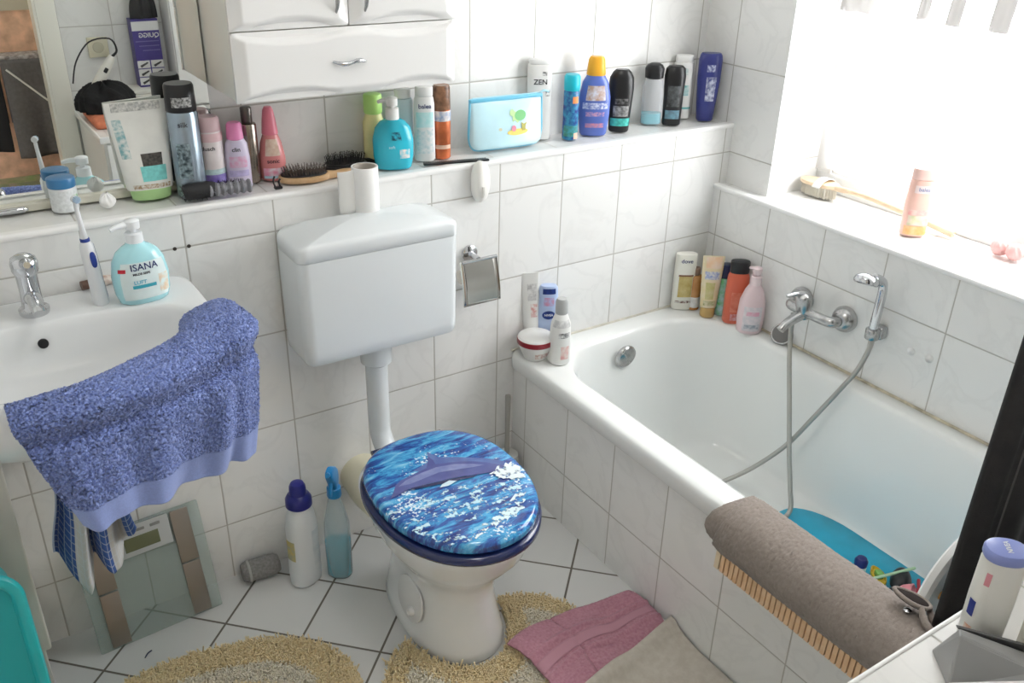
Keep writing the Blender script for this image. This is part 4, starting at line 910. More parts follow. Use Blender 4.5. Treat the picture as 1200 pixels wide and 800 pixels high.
bottle('cosmetic_bottle', 'tiny bottle with yellow print in the gap behind the white pot', 'bottle', (.168, -.062, BZ), cyl(.075, .0125), mat('yellow_print', (.70, .60, .12), .4, col2=(.50, .32, .20), vscale=60), cyl(.016, .009, .002, .075), WHITE)
# stopper lying by the pot
t = thing('bottle_cap', 'small white cap lying at the foot of the floral bottle', 'cap', (.118, -.105, BZ)); MB().lathe([(0, .011), (.012, .0115), (.016, .009), (.017, 0)], 20).build('cap_shell', WHITE, t)

# ================================================================== BATH RIM, RIGHT CORNER
bottle('shampoo_bottle', 'white flat bottle with golden-brown picture in the far bath corner', 'bottle', (.672, -.030, BZ), tubeprof(.187, .033, .018, 2.8, .006, .0), mat('ivory_bottle', (.76, .75, .68), .3), rz=2,
    labels=[(.045, .115, 32, mat('honey_print', (.46, .34, .10), .4, col2=(.62, .52, .24), vscale=40), 4), (.114, .120, 36, mat('brown_line', (.20, .08, .05), .4), 4), (.025, .033, 42, mat('brown_script', (.15, .06, .05), .4, col2=(.70, .68, .62), vscale=150))], texts=[('dove', .018, .165, 0, mat('navy_ink', (.015, .03, .14)))])
bottle('cosmetic_bottle', 'small amber bottle with white base between ivory and golden bottles', 'bottle', (.703, -.050, BZ), cyl(.115, .019), mat('amber_brown', (.40, .17, .05), .2, col2=(.50, .26, .10), vscale=25), cyl(.025, .012, .003, .115), mat('amber_cap', (.22, .14, .10), .4), labels=[(.01, .045, 170, mat('grey_label', (.58, .58, .57), .4, col2=(.74, .74, .73), vscale=60))])
S = [(.028, .022, .016), (.034, .025, .017), (.10, .029, .014, 2.2), (.16, .032, .007, 2.5), (.198, .033, .002, 3.)]
bottle('cosmetic_tube', 'golden yellow tube standing on its brown cap in the far bath corner', 'tube', (.705, -.112, BZ), S, mat('golden_tube', (.72, .60, .34), .35, col2=(.74, .66, .50), vscale=35), cyl(.032, .0225, .004), mat('cap_honey', (.48, .32, .12), .35), rz=0,
    labels=[(.125, .150, 40, mat('white_blue_print', (.74, .72, .66), .4, col2=(.25, .32, .60), vscale=110)), (.06, .115, 26, mat('olive_print', (.50, .46, .18), .4, col2=(.64, .58, .34), vscale=50), -6), (.16, .196, 40, mat('pink_orange_print', (.78, .52, .32), .45, col2=(.80, .66, .55), vscale=45), 6), (.04, .056, 44, mat('olive_dark', (.30, .30, .12), .4, col2=(.64, .58, .40), vscale=90))])
bottle('shower_gel', 'dark blue and green bottle half hidden between golden tube and red bottle', 'bottle', (.752, -.128, BZ), tubeprof(.125, .024, .019, 2.4, .005), mat('green_blue_print', (.10, .38, .10), .35, col2=(.45, .60, .68), vscale=45), tubeprof(.045, .022, .017, 2.2, .004, .124), mat('navy_cap', (.012, .02, .07), .35))
bottle('shower_gel', 'orange-red bottle with black cap against the right wall', 'bottle', (.745, -.183, BZ), [(0, .029, .020, 2.6), (.005, .033, .023, 2.6), (.09, .034, .024, 2.6), (.15, .032, .023, 2.5), (.163, .028, .019, 2.4)], mat('coral_red', (.62, .13, .07), .3, coat=.2), tubeprof(.038, .029, .020, 2.5, .004, .162), BLACK, rz=0,
    labels=[(.04, .105, 26, mat('coral_light', (.70, .24, .16), .35, col2=(.60, .14, .08), vscale=50)), (.012, .034, 18, mat('coral_badge', (.66, .42, .46), .4, col2=(.55, .15, .12), vscale=90))])
t = bottle('soap_dispenser', 'pale pink pump bottle on the bath rim nearest the mixer tap', 'soap dispenser', (.738, -.256, BZ), [(0, .032, .026, 2.2), (.005, .037, .030, 2.2), (.05, .040, .031, 2.2), (.10, .038, .030, 2.2), (.135, .027, .023, 2.), (.15, .018, .017, 2.), (.156, .016, .015, 2.)], mat('pale_pink', (.74, .58, .60), .3), rz=0,
    labels=[(.012, .09, 40, mat('pink_grey_print', (.62, .58, .61), .4, col2=(.74, .66, .68), vscale=70)), (.062, .075, 26, mat('pink_band', (.72, .34, .46), .4, col2=(.70, .50, .58), vscale=90), 0, .001), (.02, .034, 30, mat('slate_print', (.30, .32, .38), .4, col2=(.62, .60, .63), vscale=110), 0, .001)])
pump(t, .154, mat('pump_pink', (.76, .62, .64), .35), r=.0165, nozzle=.032, h=.052, neck=.024, az=120)

# ================================================================== WINDOW SILL
SZ = .8242
LW = mat('pale_beech', (.72, .54, .36), .5, col2=(.78, .62, .44), vscale=40)
t = thing('bath_brush', 'long-handled wooden bath brush lying along the window sill', 'bath brush', (.972, -.238, SZ + .026))
hd = [(x * .034, y * .062) for x, y in sell(1, 1, 2.2, 36)]
MB().prism(hd, .006, .018, .004, T_(rz=8)).build('brush_head', LW, t)
b = MB()
for i in range(-5, 6):
    for j in range(-10, 11):
        x, y = i * .0056, j * .0056
        if (x / .031) ** 2 + (y / .058) ** 2 < 1: b.tube([(x, y, .008), (x * 1.06, y * 1.05, -.0235)], .0019, 4)
b.build('bristles', mat('bristle_cream', (.74, .70, .60), .7), t)
b = MB(); b.grid(lambda u, v: (-.040 + .080 * u, -.030 + .026 * v, .019 + .010 * math.sin(PI * u) - .012 * abs(2 * u - 1) ** 4), 16, 4); b.build('hand_strap', mat('strap_white', (.82, .82, .80), .6), t, solid=.002)
MB().tube([(0, -.05, .010), (.004, -.15, .014), (.010, -.28, .004), (.018, -.43, -.015)], [.009, .0078, .0085, .0095], 12, smooth=4).build('handle', LW, t)
b = MB(); b.tube([(.018, -.425, -.012), (.012, -.452, -.022), (.0, -.470, -.0235), (.012, -.482, -.0235), (.024, -.462, -.0225), (.019, -.43, -.015)], .0016, 6, smooth=4); b.build('hanging_cord', mat('cord_white', (.8, .79, .76), .8), t)
bottle('shower_gel', 'pale pink and orange bottle standing on the window sill', 'bottle', (.922, -.592, SZ), [(0, .028, .019, 2.7), (.004, .032, .022, 2.7), (.09, .033, .023, 2.7), (.148, .031, .021, 2.6), (.151, .031, .021, 2.6)], mat('peach_pink', (.82, .52, .44), .35), tubeprof(.030, .031, .021, 2.6, .003, .151), mat('cap_pale_pink', (.84, .58, .52), .35), rz=6, labels=[(.118, .138, 40, mat('pale_print', (.84, .68, .66), .4)), (.06, .074, 50, mat('pink_line_print', (.85, .40, .38), .4, col2=(.84, .62, .55), vscale=60)), (.006, .03, 60, mat('orange_fruit', (.86, .42, .14), .4, col2=(.82, .55, .30), vscale=45)), (.032, .058, 44, mat('pale_floral', (.84, .66, .60), .4, col2=(.60, .60, .36), vscale=60))], texts=[('balea', .014, .128, 0, mat('slate_ink', (.28, .32, .48), .5))])
t = thing('bath_sponge', 'small pink bath puff on the window sill at the right picture edge', 'sponge', (.985, -.818, SZ))
for k, (x, y, r) in enumerate(((0, .020, .021), (0, -.020, .021))):
    def pf(u, v, x=x, y=y, r=r):
        a = u * 2 * PI; q = PI * v; rr = r * (1 + .10 * math.sin(9 * a + 4 * q) * math.sin(q))
        return (x + rr * math.sin(q) * math.cos(a), y + rr * math.sin(q) * math.sin(a), r - rr * math.cos(q))
    MB().grid(pf, 36, 18).build('puff', mat('puff_pink', (.84, .48, .46), .8, var=.08, vscale=60), t)

# cafe curtain with hanging tabs on a rod
CUR = bpy.data.materials.new('sheer_white'); CUR.use_nodes = True
nt = CUR.node_tree; nt.nodes.clear(); L = nt.links.new
o = _n(nt, 'ShaderNodeOutputMaterial'); m1 = _n(nt, 'ShaderNodeMixShader'); m2 = _n(nt, 'ShaderNodeMixShader'); tr = _n(nt, 'ShaderNodeBsdfTransparent'); tl_ = _n(nt, 'ShaderNodeBsdfTranslucent'); df = _n(nt, 'ShaderNodeBsdfDiffuse')
tl_.inputs[0].default_value = (.95, .95, .95, 1); df.inputs[0].default_value = (.88, .88, .88, 1)
m1.inputs[0].default_value = .6; m2.inputs[0].default_value = .5
L(df.outputs[0], m1.inputs[1]); L(tl_.outputs[0], m1.inputs[2]); L(tr.outputs[0], m2.inputs[1]); L(m1.outputs[0], m2.inputs[2]); L(m2.outputs[0], o.inputs[0])
TAB = mat('tab_cloth', (.80, .775, .765), .9)
cu = thing('cafe_curtain', 'sheer white cafe curtain hanging by tabs across the window', 'curtain', (0, 0, 0))
def cpt(u, v):
    y = -.182 - 1.09 * u; z = 1.338 - (.452 - .012 * abs(math.sin(u * 18))) * v
    return (1.008 + .010 * math.sin(u * 46 + .5 * math.sin(9 * v)) * (.5 + .5 * v), y + .006 * math.sin(u * 30) * v, z)
MB().grid(cpt, 160, 24).build('panel', CUR, cu)
MB().grid(lambda u, v: (cpt(u, 0)[0] - .0015, cpt(u, 0)[1], 1.338 + .006 - .016 * v), 160, 2).build('heading_hem', CUR, cu)
ty = [(-.172, -.288), (-.412, -.446), (-.497, -.537), (-.612, -.664), (-.735, -.775), (-.84, -.885), (-.95, -.995), (-1.06, -1.11), (-1.18, -1.225)]
for i, (a_, c_) in enumerate(ty):
    MB().grid(lambda u, v: (1.006 + .004 * math.sin(u * 14) * (1 if i == 0 else .2), a_ + (c_ - a_) * u - .012 * v, 1.335 + .160 * v), 14, 4).build('tab', TAB, cu, solid=.0012)
MB().tube([(1.01, -.172, 1.50), (1.01, -1.295, 1.50)], .007, 12).build('rod', WHITE, cu)

# ================================================================== SHOWER FITTINGS
mx_ = thing('bath_mixer_tap', 'chrome bath mixer tap on the tiled wall above the bathtub', 'tap', (0, 0, 0))
for yy in (-.548, -.398):
    MB().lathe([(0, .036), (.010, .037), (.022, .032), (.032, .024), (.036, .018)], 32, T_((.7825, yy, .592), ry=-90)).build('rosette', DULLCH, mx_)
MB().tube([(.752, -.548, .592), (.735, -.548, .592), (.722, -.538, .592), (.718, -.50, .592), (.718, -.44, .592), (.722, -.408, .592), (.735, -.398, .592), (.752, -.398, .592)], .0145, 16, smooth=4).build('body', DULLCH, mx_)
MB().lathe([(-.018, .019), (.02, .0215), (.048, .0215), (.054, .018), (.058, .008), (.0585, 0)], 28, T_((.718, -.455, .592), ry=-14)).build('cartridge_cap', DULLCH, mx_)
MB().tube([(.712, -.455, .640), (.690, -.448, .648), (.655, -.440, .645)], [.010, .007, .005], 10, smooth=3).build('lever', CHROME, mx_)
MB().tube([(.715, -.455, .585), (.685, -.452, .575), (.655, -.450, .562), (.640, -.449, .550)], [.017, .0145, .0125, .0115], 16, smooth=4).build('spout', DULLCH, mx_)
MB().tube([(.706, -.435, .578), (.704, -.434, .556)], .0095, 12).build('hose_outlet', CHROME, mx_)
ds2 = thing('spare_shower_disc', 'spare chrome shower disc leaning on the wall below the mixer tap', 'shower head', (.742, -.372, .4445), R(28), None, 0, R(-52))
MB().lathe([(0, .030), (.004, .0325), (.012, .033), (.016, .030), (.024, .012), (.026, 0)], 30, T_((.034, 0, -.006)) @ T_(rx=180) @ Matrix.Translation((0, 0, -.006))).build('disc', DULLCH, ds2)
MB().lathe([(-.001, .0285), (.0015, .028), (.002, 0)], 28, T_((.034, 0, 0))).build('spray_face', mat('spray_face_grey', (.16, .155, .15), .45), ds2)
hs = thing('hand_shower', 'chrome hand shower in its wall holder with a metal hose looping into the bathtub', 'hand shower', (0, 0, 0))
b = MB(); b.box(.755, .783, -.678, -.642, .586, .622, .006); b.lathe([(.590, .0165), (.592, .018), (.616, .0185), (.618, .017)], 24, T_((.742, -.660, 0))); b.build('wall_holder', DULLCH, hs)
MB().tube([(.742, -.660, .595), (.742, -.660, .640), (.745, -.660, .70), (.746, -.658, .735), (.740, -.654, .750), (.722, -.645, .757)], [.0105, .0118, .012, .0115, .013, .015], 16, smooth=4).build('handle', CHROME, hs)
MB().lathe([(0, .026), (.003, .031), (.010, .0325), (.018, .030), (.026, .020), (.029, 0)], 30, T_((.704, -.634, .742), ry=22, rx=-6)).build('shower_disc', CHROME, hs)
b = MB()
hose = [(.742, -.661, .600), (.738, -.665, .57), (.72, -.655, .50), (.70, -.628, .43), (.675, -.585, .33), (.645, -.535, .22), (.60, -.47, .12), (.535, -.42, .062), (.46, -.40, .047), (.40, -.43, .045), (.37, -.50, .045), (.40, -.57, .046), (.47, -.615, .050), (.55, -.632, .058), (.592, -.628, .075), (.61, -.60, .13), (.63, -.56, .22), (.655, -.515, .33), (.685, -.465, .44), (.703, -.438, .51), (.704, -.434, .558)]
b.tube(hose, .0068, 10, smooth=8)
b.build('hose', mat('hose_steel', (.46, .45, .42), .35, .8, bump=.5, bscale=900), hs)
for i, (y, z) in enumerate([(-.753, .583), (-.804, .586)]):
    t = thing('suction_hook', ['clear round suction pad on the tiles, left one of the two', 'clear round suction pad on the tiles, right one of the two'][i], 'suction pad', (.783, y, z), 0, 'suction pads beside the hand shower')
    MB().lathe([(0, .011), (.002, .0115), (.005, .006), (.007, .004), (.0075, 0)], 18, T_(ry=-90)).build('pad', mat('frosted_pad', (.76, .76, .75), .3), t)

# ================================================================== IN THE BATH
t = thing('bath_mat', 'blue rubber bath mat on the floor of the bathtub', 'bath mat', (.478, -1.0, .047))
MATB = mat('mat_blue', (.01, .38, .58), .35, var=.10, vscale=12)
MB().prism([(x * .215, y * .40) for x, y in rrect(1, 1, .42, 8)], 0, .006, .002).build('sheet', MATB, t)
TZ = .0565
OX, OY = -.012, -.020   # the toys lie a little nearer the rim
bottle('toy_bottle', 'small white toy bottle with dark blue ball cap on the blue mat', 'toy', (0.568 + OX, -0.872 + OY, TZ), cyl(.028, .016), WHITE, [(.027, .012, .012), (.030, .0165, .0165), (.044, .017, .017), (.052, .012, .012), (.054, .004, .004)], mat('toy_navy', (.015, .02, .14), .3))
t = thing('toy_boat', 'yellow toy boat on the blue mat beside the blue-capped bottle', 'toy', (0.588 + OX, -0.915 + OY, TZ), R(60))
MB().loft([[(x * k, y * k, z) for x, y in sell(.035, .017, 1.7, 24)] for z, k in ((0, .75), (.012, 1.), (.02, 1.02), (.022, .9), (.014, .8))]).build('hull', mat('toy_yellow', (.72, .50, .05), .35), t)
MB().box(-.012, .010, -.009, .009, .014, .030, .003).build('cabin', mat('toy_green', (.20, .42, .10), .35), t)
t = thing('toy_stick', 'pale green plastic stick lying across the toys on the blue mat', 'toy', (0.600 + OX, -0.945 + OY, TZ + .040), R(-20)); MB().tube([(-.055, 0, -.006), (.06, 0, .008)], .004, 10).build('rod', mat('toy_pale_green', (.42, .62, .40), .3), t)
t = thing('toy_whale', 'black rounded bath toy on the blue mat behind the pink cup', 'toy', (0.612 + OX, -0.962 + OY, TZ), R(30))
def wf(u, v):
    a = u * 2 * PI; q = PI * v; return (.040 * math.sin(q) * math.cos(a) * (1.1 + .2 * math.cos(a)), .026 * math.sin(q) * math.sin(a), .022 - .022 * math.cos(q))
MB().grid(wf, 28, 14).build('body', BLACK, t); MB().tube([(-.03, 0, .022), (-.052, .012, .034), (-.06, .022, .036)], [.008, .006, .003], 8, smooth=3).build('tail_fin', BLACK, t)
t = thing('toy_cup', 'pink scalloped toy cup lying on the blue mat', 'toy', (0.578 + OX, -0.985 + OY, TZ + .022), R(20), None, R(70))
MB().loft([[(r * (1 + .05 * math.cos(8 * a)) * math.cos(a), r * (1 + .05 * math.cos(8 * a)) * math.sin(a), z) for a in [2 * PI * i / 40 for i in range(40)]] for z, r in ((0, .014), (.006, .018), (.03, .024), (.032, .022), (.008, .015))], True, True).build('cup', mat('toy_pink', (.72, .26, .30), .35), t)
t = thing('toy_spade', 'small red toy spade lying right of the black toy on the blue mat', 'toy', (0.660 + OX, -0.985 + OY, TZ + .004), R(35)); MB().tube([(-.03, 0, 0), (.02, 0, .001)], .0045, 8).build('handle', mat('toy_red', (.55, .04, .06), .35), t); MB().prism([(-.03 + x * .014, y * .011) for x, y in rrect(1, 1, .4, 4)], -.003, .002, .001).build('blade', MATS['toy_red'], t)
# child's bath seat: curved white panel with a row of orange dots
t = thing('toddler_bath_chair', 'white plastic toddler bath chair with orange dots at the foot of the bathtub', 'bath seat', (.322, -1.235, .062))
SW = mat('seat_white', (.83, .83, .81), .3)
def seat_out(k): return [(x * k, z * k * 1.26) for x, z in [(-.17, 0), (.17, 0), (.19, .10), (.19, .26), (.15, .36), (.06, .41), (-.05, .412), (-.125, .382), (-.168, .325), (-.19, .2), (-.19, .08)]]
def sm(pl, k=5):
    P = catmull([Vector((x, 0, z)) for x, z in pl + [pl[0]]], k)[:-1]; return P
so = sm(seat_out(1)); 
T2 = T_(rx=3)
MB().loft([[tuple(p + Vector((0, y, 0)) * 1) if k == 1 else (p.x * k, y, p.z * k + (1 - k) * .18) for p in so] for y, k in ((.012, .97), (.006, 1), (-.006, 1), (-.012, .97), (-.008, .93))], T=T2).build('back_panel', SW, t)
MB().box(-.15, .15, -.20, -.01, .012, .055, .012, T2).build('seat_plate', SW, t)
for sx_ in (-.12, .12): MB().tube([(sx_, -.17, .02), (sx_, -.18, -.006)], .016, 12).build('foot', mat('foot_grey', (.5, .5, .5), .5), t)
OR = mat('dot_orange', (.82, .42, .08), .4)
dots = [(-.142, .17), (-.138, .222), (-.130, .272), (-.122, .322), (-.105, .370), (-.078, .412), (-.040, .448), (.01, .465), (.06, .46), (.11, .43)]
for x, z in dots: x, z = x * 1.10, .23 + (z - .23) * 1.12; MB().lathe([(0, .0120), (.0015, .0115), (.002, 0)], 18, T2 @ T_((x, -.010, z), rx=90)).build('orange_dot', OR, t)

# dark curtain hanging at the foot end of the bath
t = thing('shower_curtain', 'black shower curtain hanging bunched at the foot end of the bathtub', 'shower curtain', (0, 0, 0))
def sc_pt(u, v):
    a = u * 2 * PI; z = 2.0 - 1.535 * v
    cxx, cyy = .242, -1.335
    rx = .142 + .018 * v; ry = .035
    f = 1 + .22 * math.sin(a * 9 + 2 * math.sin(v * 2)) 
    return (cxx + rx * math.cos(a) * (1 + .06 * math.sin(a * 5)), cyy + ry * math.sin(a) * f, z)
MB().grid(sc_pt, 120, 30).build('cloth', mat('black_cloth', (.012, .011, .012), .75, col2=(.020, .018, .018), vscale=30, bump=.3, bscale=300), t, solid=.002, angle=180)
MB().tube([(.112, -1.362, 2.0), (.106, -1.366, 1.5), (.096, -1.368, .515)], .0016, 6).build('seam', mat('seam_grey', (.06, .055, .055), .8), t)
t = thing('curtain_rail', 'white rail carrying the black shower curtain across the foot of the bath', 'curtain rail', (0, 0, 0)); MB().tube([(.831, -1.335, 2.02), (.07, -1.335, 2.02), (.06, -1.335, 2.02), (.06, -1.335, 2.45)], .010, 10).build('rod', WHITE, t)

# ================================================================== ON THE BATH EDGE
t = thing('slatted_bath_mat', 'wooden slat mat hung over the outer edge of the bathtub under the grey towel', 'bath mat', (0, 0, 0))
SL = mat('slat_wood', (.74, .47, .26), .55, col2=(.80, .56, .35), vscale=50)
def slat(y, w=.0098):
    P = [(-.002, .334), (.001, .39), (.006, .43), (.020, .455), (.055, .463), (.095, .458), (.112, .447)]
    q = catmull([Vector((x, y, z)) for x, z in P], 3); r = []
    for i, p in enumerate(q):
        tn = (q[min(i + 1, len(q) - 1)] - q[max(i - 1, 0)]).normalized(); n = Vector((-tn.z, 0, tn.x)) * .0035
        r.append([tuple(p + n + Vector((0, -w / 2, 0))), tuple(p + n + Vector((0, w / 2, 0))), tuple(p - n + Vector((0, w / 2, 0))), tuple(p - n + Vector((0, -w / 2, 0)))])
    return MB().loft(r)
for i in range(42):
    y = -.912 - .0128 * i
    slat(y).build('slat', SL, t, smooth=False)
slat(-.897, .012).build('end_slat', mat('slat_pale', (.74, .62, .44), .6), t, smooth=False)
b = MB()
for x, z in ((.004, .372), (.006, .415)): b.tube([(x + .005, -.90, z), (x + .004, -1.43, z)], .0022, 6)
b.build('cord', mat('cord_gap_dark', (.20, .09, .05), .8), t)
MB().box(.0065, .0105, -1.43, -.905, .340, .425).build('gap_shade_strip', MATS['cord_gap_dark'], t)  # added dark strip: its colour gives the shade in the slat gaps
GT = mat('grey_towel', (.245, .205, .178), .95, col2=(.285, .24, .21), vscale=120, sheen=.15, bump=.5, bscale=500)
t = thing('bath_towel', 'grey-brown towel draped in a thick roll over the bathtub edge', 'towel', (0, 0, 0))
def gt(u, v, g=0.):
    y = -.888 - .563 * u - g
    P = [(.108, .425), (.116, .440), (.112, .458), (.092, .472), (.058, .479), (.020, .475), (-.010, .458), (-.022, .430), (-.017, .403), (-.006, .386)]
    q = catmull([Vector((x, 0, z)) for x, z in P], 5); p = interp(q, v)
    lump = .006 * math.sin(u * 11 + v * 3) + .004 * math.sin(u * 23 + v * 8)
    k = min(1, u / .05); c = Vector((.055, 0, .44))
    p = c + (p - c) * (.93 + .07 * k + lump * 1.6)
    return Vector((p.x, y + .012 * math.sin(v * 7), p.z))
cloth_mesh(gt, 240, 90, .0011).build('terry_cloth', GT, t, solid=.010, angle=180)
def gt2(u, v):
    p = gt(.0 + .06 * u, v); c = Vector((.06, 0, .44)); q = c + (Vector((p.x, 0, p.z)) - c) * (.90 - .02 * u); return Vector((q.x, -.866 - .05 * u + .010 * math.sin(v * 9 + 1), q.z))
cloth_mesh(gt2, 20, 80, .0008).build('inner_layer', GT, t, solid=.008, angle=180)
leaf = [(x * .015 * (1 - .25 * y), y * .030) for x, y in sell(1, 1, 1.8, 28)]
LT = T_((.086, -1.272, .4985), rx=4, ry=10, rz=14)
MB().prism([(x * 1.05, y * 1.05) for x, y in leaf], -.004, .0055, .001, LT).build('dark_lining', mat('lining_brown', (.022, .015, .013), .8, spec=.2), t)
rim_ = [LT @ Vector((x * 1.12, y * 1.1, .003)) for x, y in leaf]
b = MB(); b.tube(rim_ + rim_[:2], .0042, 10)
b.tube([LT @ Vector((-.014, -.022, .003)), (.062, -1.318, .492), (.056, -1.350, .486), (.050, -1.385, .482)], [.005, .007, .007, .005], 10, smooth=5)
b.tube([LT @ Vector((.012, -.026, .002)), (.090, -1.318, .482), (.092, -1.350, .476), (.088, -1.385, .476)], [.005, .007, .007, .005], 10, smooth=5)
b.build('curled_corner', GT, t)
MB().lathe([(0, .007), (.002, .007), (.004, .004), (.0045, 0)], 16, T_((.066, -1.280, .4885), rx=0, ry=0)).build('snap_button', CHROME, t)
# ================================================================== ON THE FLOOR
DETW = mat('detergent_white', (.74, .77, .79), .3)
S = [(0, .034, .026, 2.4), (.006, .040, .031, 2.4), (.04, .042, .033, 2.4), (.12, .040, .032, 2.3), (.18, .041, .032, 2.3), (.215, .036, .030, 2.1), (.238, .027, .026, 2.), (.243, .025, .024, 2.)]
t = bottle('detergent_bottle', 'white cleaner bottle with dark blue cap on the floor by the wall', 'bottle', (-.643, -.110, .001), S, DETW, [(.240, .030, .030), (.243, .033, .033), (.262, .0325, .0325), (.272, .027, .027), (.276, .0215, .0215), (.298, .020, .020), (.306, .016, .016), (.309, .008, .008)], mat('cap_indigo', (.022, .025, .20), .3), rz=30,
    labels=[(.06, .17, 34, mat('blue_grey_print', (.60, .66, .70), .4, col2=(.72, .75, .77), vscale=30), 40), (.09, .15, 24, mat('yellow_edge_print', (.62, .50, .16), .4, col2=(.40, .42, .30), vscale=60), -88)])
t = thing('window_spray', 'clear spray bottle half full of blue liquid with blue trigger on the floor', 'spray bottle', (-.559, -.135, .001), R(-35))
CP = thin('spray_plastic', (.66, .76, .80), .32, .1)
S = [(0, .028, .020, 2.6), (.006, .032, .024, 2.6), (.10, .034, .025, 2.5), (.17, .032, .024, 2.4), (.22, .022, .019, 2.1), (.25, .0145, .0145, 2.), (.262, .0135, .0135, 2.)]
sh = Shell(S); sh.mesh().build('bottle_body', CP, t)
Shell([(.003, .027, .019, 2.6), (.008, .0305, .0225, 2.6), (.112, .0325, .0238, 2.5)]).mesh().build('liquid', mat('liquid_cyan', (.02, .38, .50), .12), t)
BLT = mat('trigger_blue', (.015, .22, .52), .3)
MB().lathe([(.252, .0175), (.256, .0185), (.278, .0175), (.282, .012)], 24).build('collar', BLT, t)
b = MB(); b.loft([[(x * sx_, oy + y * sy, z) for x, y in rrect(1, 1, .5, 4)] for z, oy, sx_, sy in ((.280, 0, .011, .014), (.30, 0, .012, .020), (.318, -.006, .011, .028), (.335, -.018, .010, .026), (.345, -.026, .009, .018), (.350, -.028, .007, .012))])
b.build('spray_head', BLT, t)
MB().tube([(0, -.030, .338), (0, -.050, .348)], [.007, .006], 10).build('nozzle', BLT, t)
MB().tube([(0, -.022, .315), (0, -.032, .295), (0, -.036, .275)], [.006, .005, .004], 8, smooth=3).build('trigger', BLT, t)
MB().tube([(0, 0, .26), (.004, 0, .02)], .0025, 6).build('dip_tube', WHITE, t)
t = thing('lint_roll', 'grey fuzzy cloth roll lying on the floor between scale and cleaner bottles', 'cloth roll', (-.738, -.038, .030), R(-4))
GF = mat('grey_fuzz', (.20, .195, .19), .95, col2=(.28, .275, .27), vscale=160, bump=.5, bscale=500)
b = MB(); rings = []
for i in range(22):
    x = -.048 + .096 * i / 21; r = .028 * (1 - .25 * abs(i / 10.5 - 1) ** 6) 
    rings.append([(x, (r + random.uniform(-.0012, .0012)) * math.cos(2 * PI * k / 28), (r + random.uniform(-.0012, .0012)) * math.sin(2 * PI * k / 28)) for k in range(28)])
b.loft(rings).build('roll', GF, t)
MB().lathe([(-.034, .0288), (-.033, .0292), (-.029, .0292), (-.028, .0288)], 28, T_(ry=90), False, False).build('light_band', mat('band_light_grey', (.40, .40, .39), .8), t)

# shaggy bath rugs: a backing and tufts
def tufts(name, inside, hgt, dens, box, shade, mats, parent, r=.0021):
    x0, x1, y0, y1 = box; n = int((x1 - x0) * (y1 - y0) * dens); V = []; F = []; MI = []
    for _ in range(n):
        x, y = random.uniform(x0, x1), random.uniform(y0, y1)
        if not inside(x, y): continue
        h = hgt * random.uniform(.75, 1.2); a0 = random.uniform(0, 6.28); lx, ly = random.gauss(0, .0045), random.gauss(0, .0045); b0 = len(V)
        for k in range(3):
            a = a0 + k * 2.094; V.append((x + r * math.cos(a), y + r * math.sin(a), .004))
        for k in range(3):
            a = a0 + k * 2.094; V.append((x + lx + r * 1.0 * math.cos(a), y + ly + r * 1.0 * math.sin(a), .004 + h))
        F += [(b0, b0 + 1, b0 + 4, b0 + 3), (b0 + 1, b0 + 2, b0 + 5, b0 + 4), (b0 + 2, b0, b0 + 3, b0 + 5), (b0 + 3, b0 + 4, b0 + 5)]
        MI += [shade(x, y)] * 4
    m = MB(); m.v = V; m.f = [list(f) for f in F]; m.mi = MI
    return m.build(name, mats, parent, smooth=False)
RY = mat('rug_straw', (.76, .62, .36), .95, col2=(.82, .71, .48), vscale=90); RG = mat('rug_cream', (.76, .70, .56), .95, col2=(.80, .76, .66), vscale=90); RB = mat('rug_backing', (.45, .38, .24), .95)
def rug_oval(cx_, cy_, rx, ry, th, e):
    c, s = math.cos(th), math.sin(th)
    def q(x, y):
        dx, dy = x - cx_, y - cy_; u, v = dx * c + dy * s, -dx * s + dy * c
        return (abs(u / rx) ** e + abs(v / ry) ** e) ** (1 / e)
    return q
t = thing('shaggy_rug', 'shaggy straw-yellow bath rug with cream rings at the bottom edge', 'rug', (0, 0, 0))
q = rug_oval(-.975, -.485, .305, .255, R(-10), 2.5)
cA, sA = math.cos(R(-10)), math.sin(R(-10))
MB().prism([(-.975 + x * cA - y * sA, -.485 + x * sA + y * cA) for x, y in sell(.298, .248, 2.5, 60)], .0005, .005, .001).build('backing', RB, t)
sh1 = lambda x, y, q=q: 1 if (.50 < q(x, y) < .72 or q(x, y) < .16) else 0
tufts('pile', lambda x, y: q(x, y) < 1 + random.gauss(0, .012), .017, 95000, (-1.3, -.65, -.78, -.2), sh1, [RY, RG], t)
t = thing('toilet_rug', 'shaggy straw-yellow rug curved around the toilet foot, partly under the pink towel', 'rug', (0, 0, 0))
q2 = rug_oval(-.378, -.74, .275, .305, 0, 3.)
def in2(x, y):
    cut = ((x + .394) / .132) ** 2 + ((y + .40) / .212) ** 2
    return q2(x, y) < 1 + random.gauss(0, .012) and cut > 1 and not (y < -.612 + .0 * x and x > -.315 + (-.60 - y) * -.25 * -1 * .9) and not (x > -.28 and y < -.70)
def shd2(x, y):
    cut = math.sqrt(((x + .394) / .132) ** 2 + ((y + .40) / .212) ** 2); v = min((1 - q2(x, y)) * 1.0, (cut - 1) * .5)
    return 1 if .16 < v < .33 else 0
b = MB(); P_in = [(-.394 + .128 * math.cos(a), -.40 + .208 * math.sin(a)) for a in [R(200 + 140 * i / 30) for i in range(31)]]
vs = []; fs = []
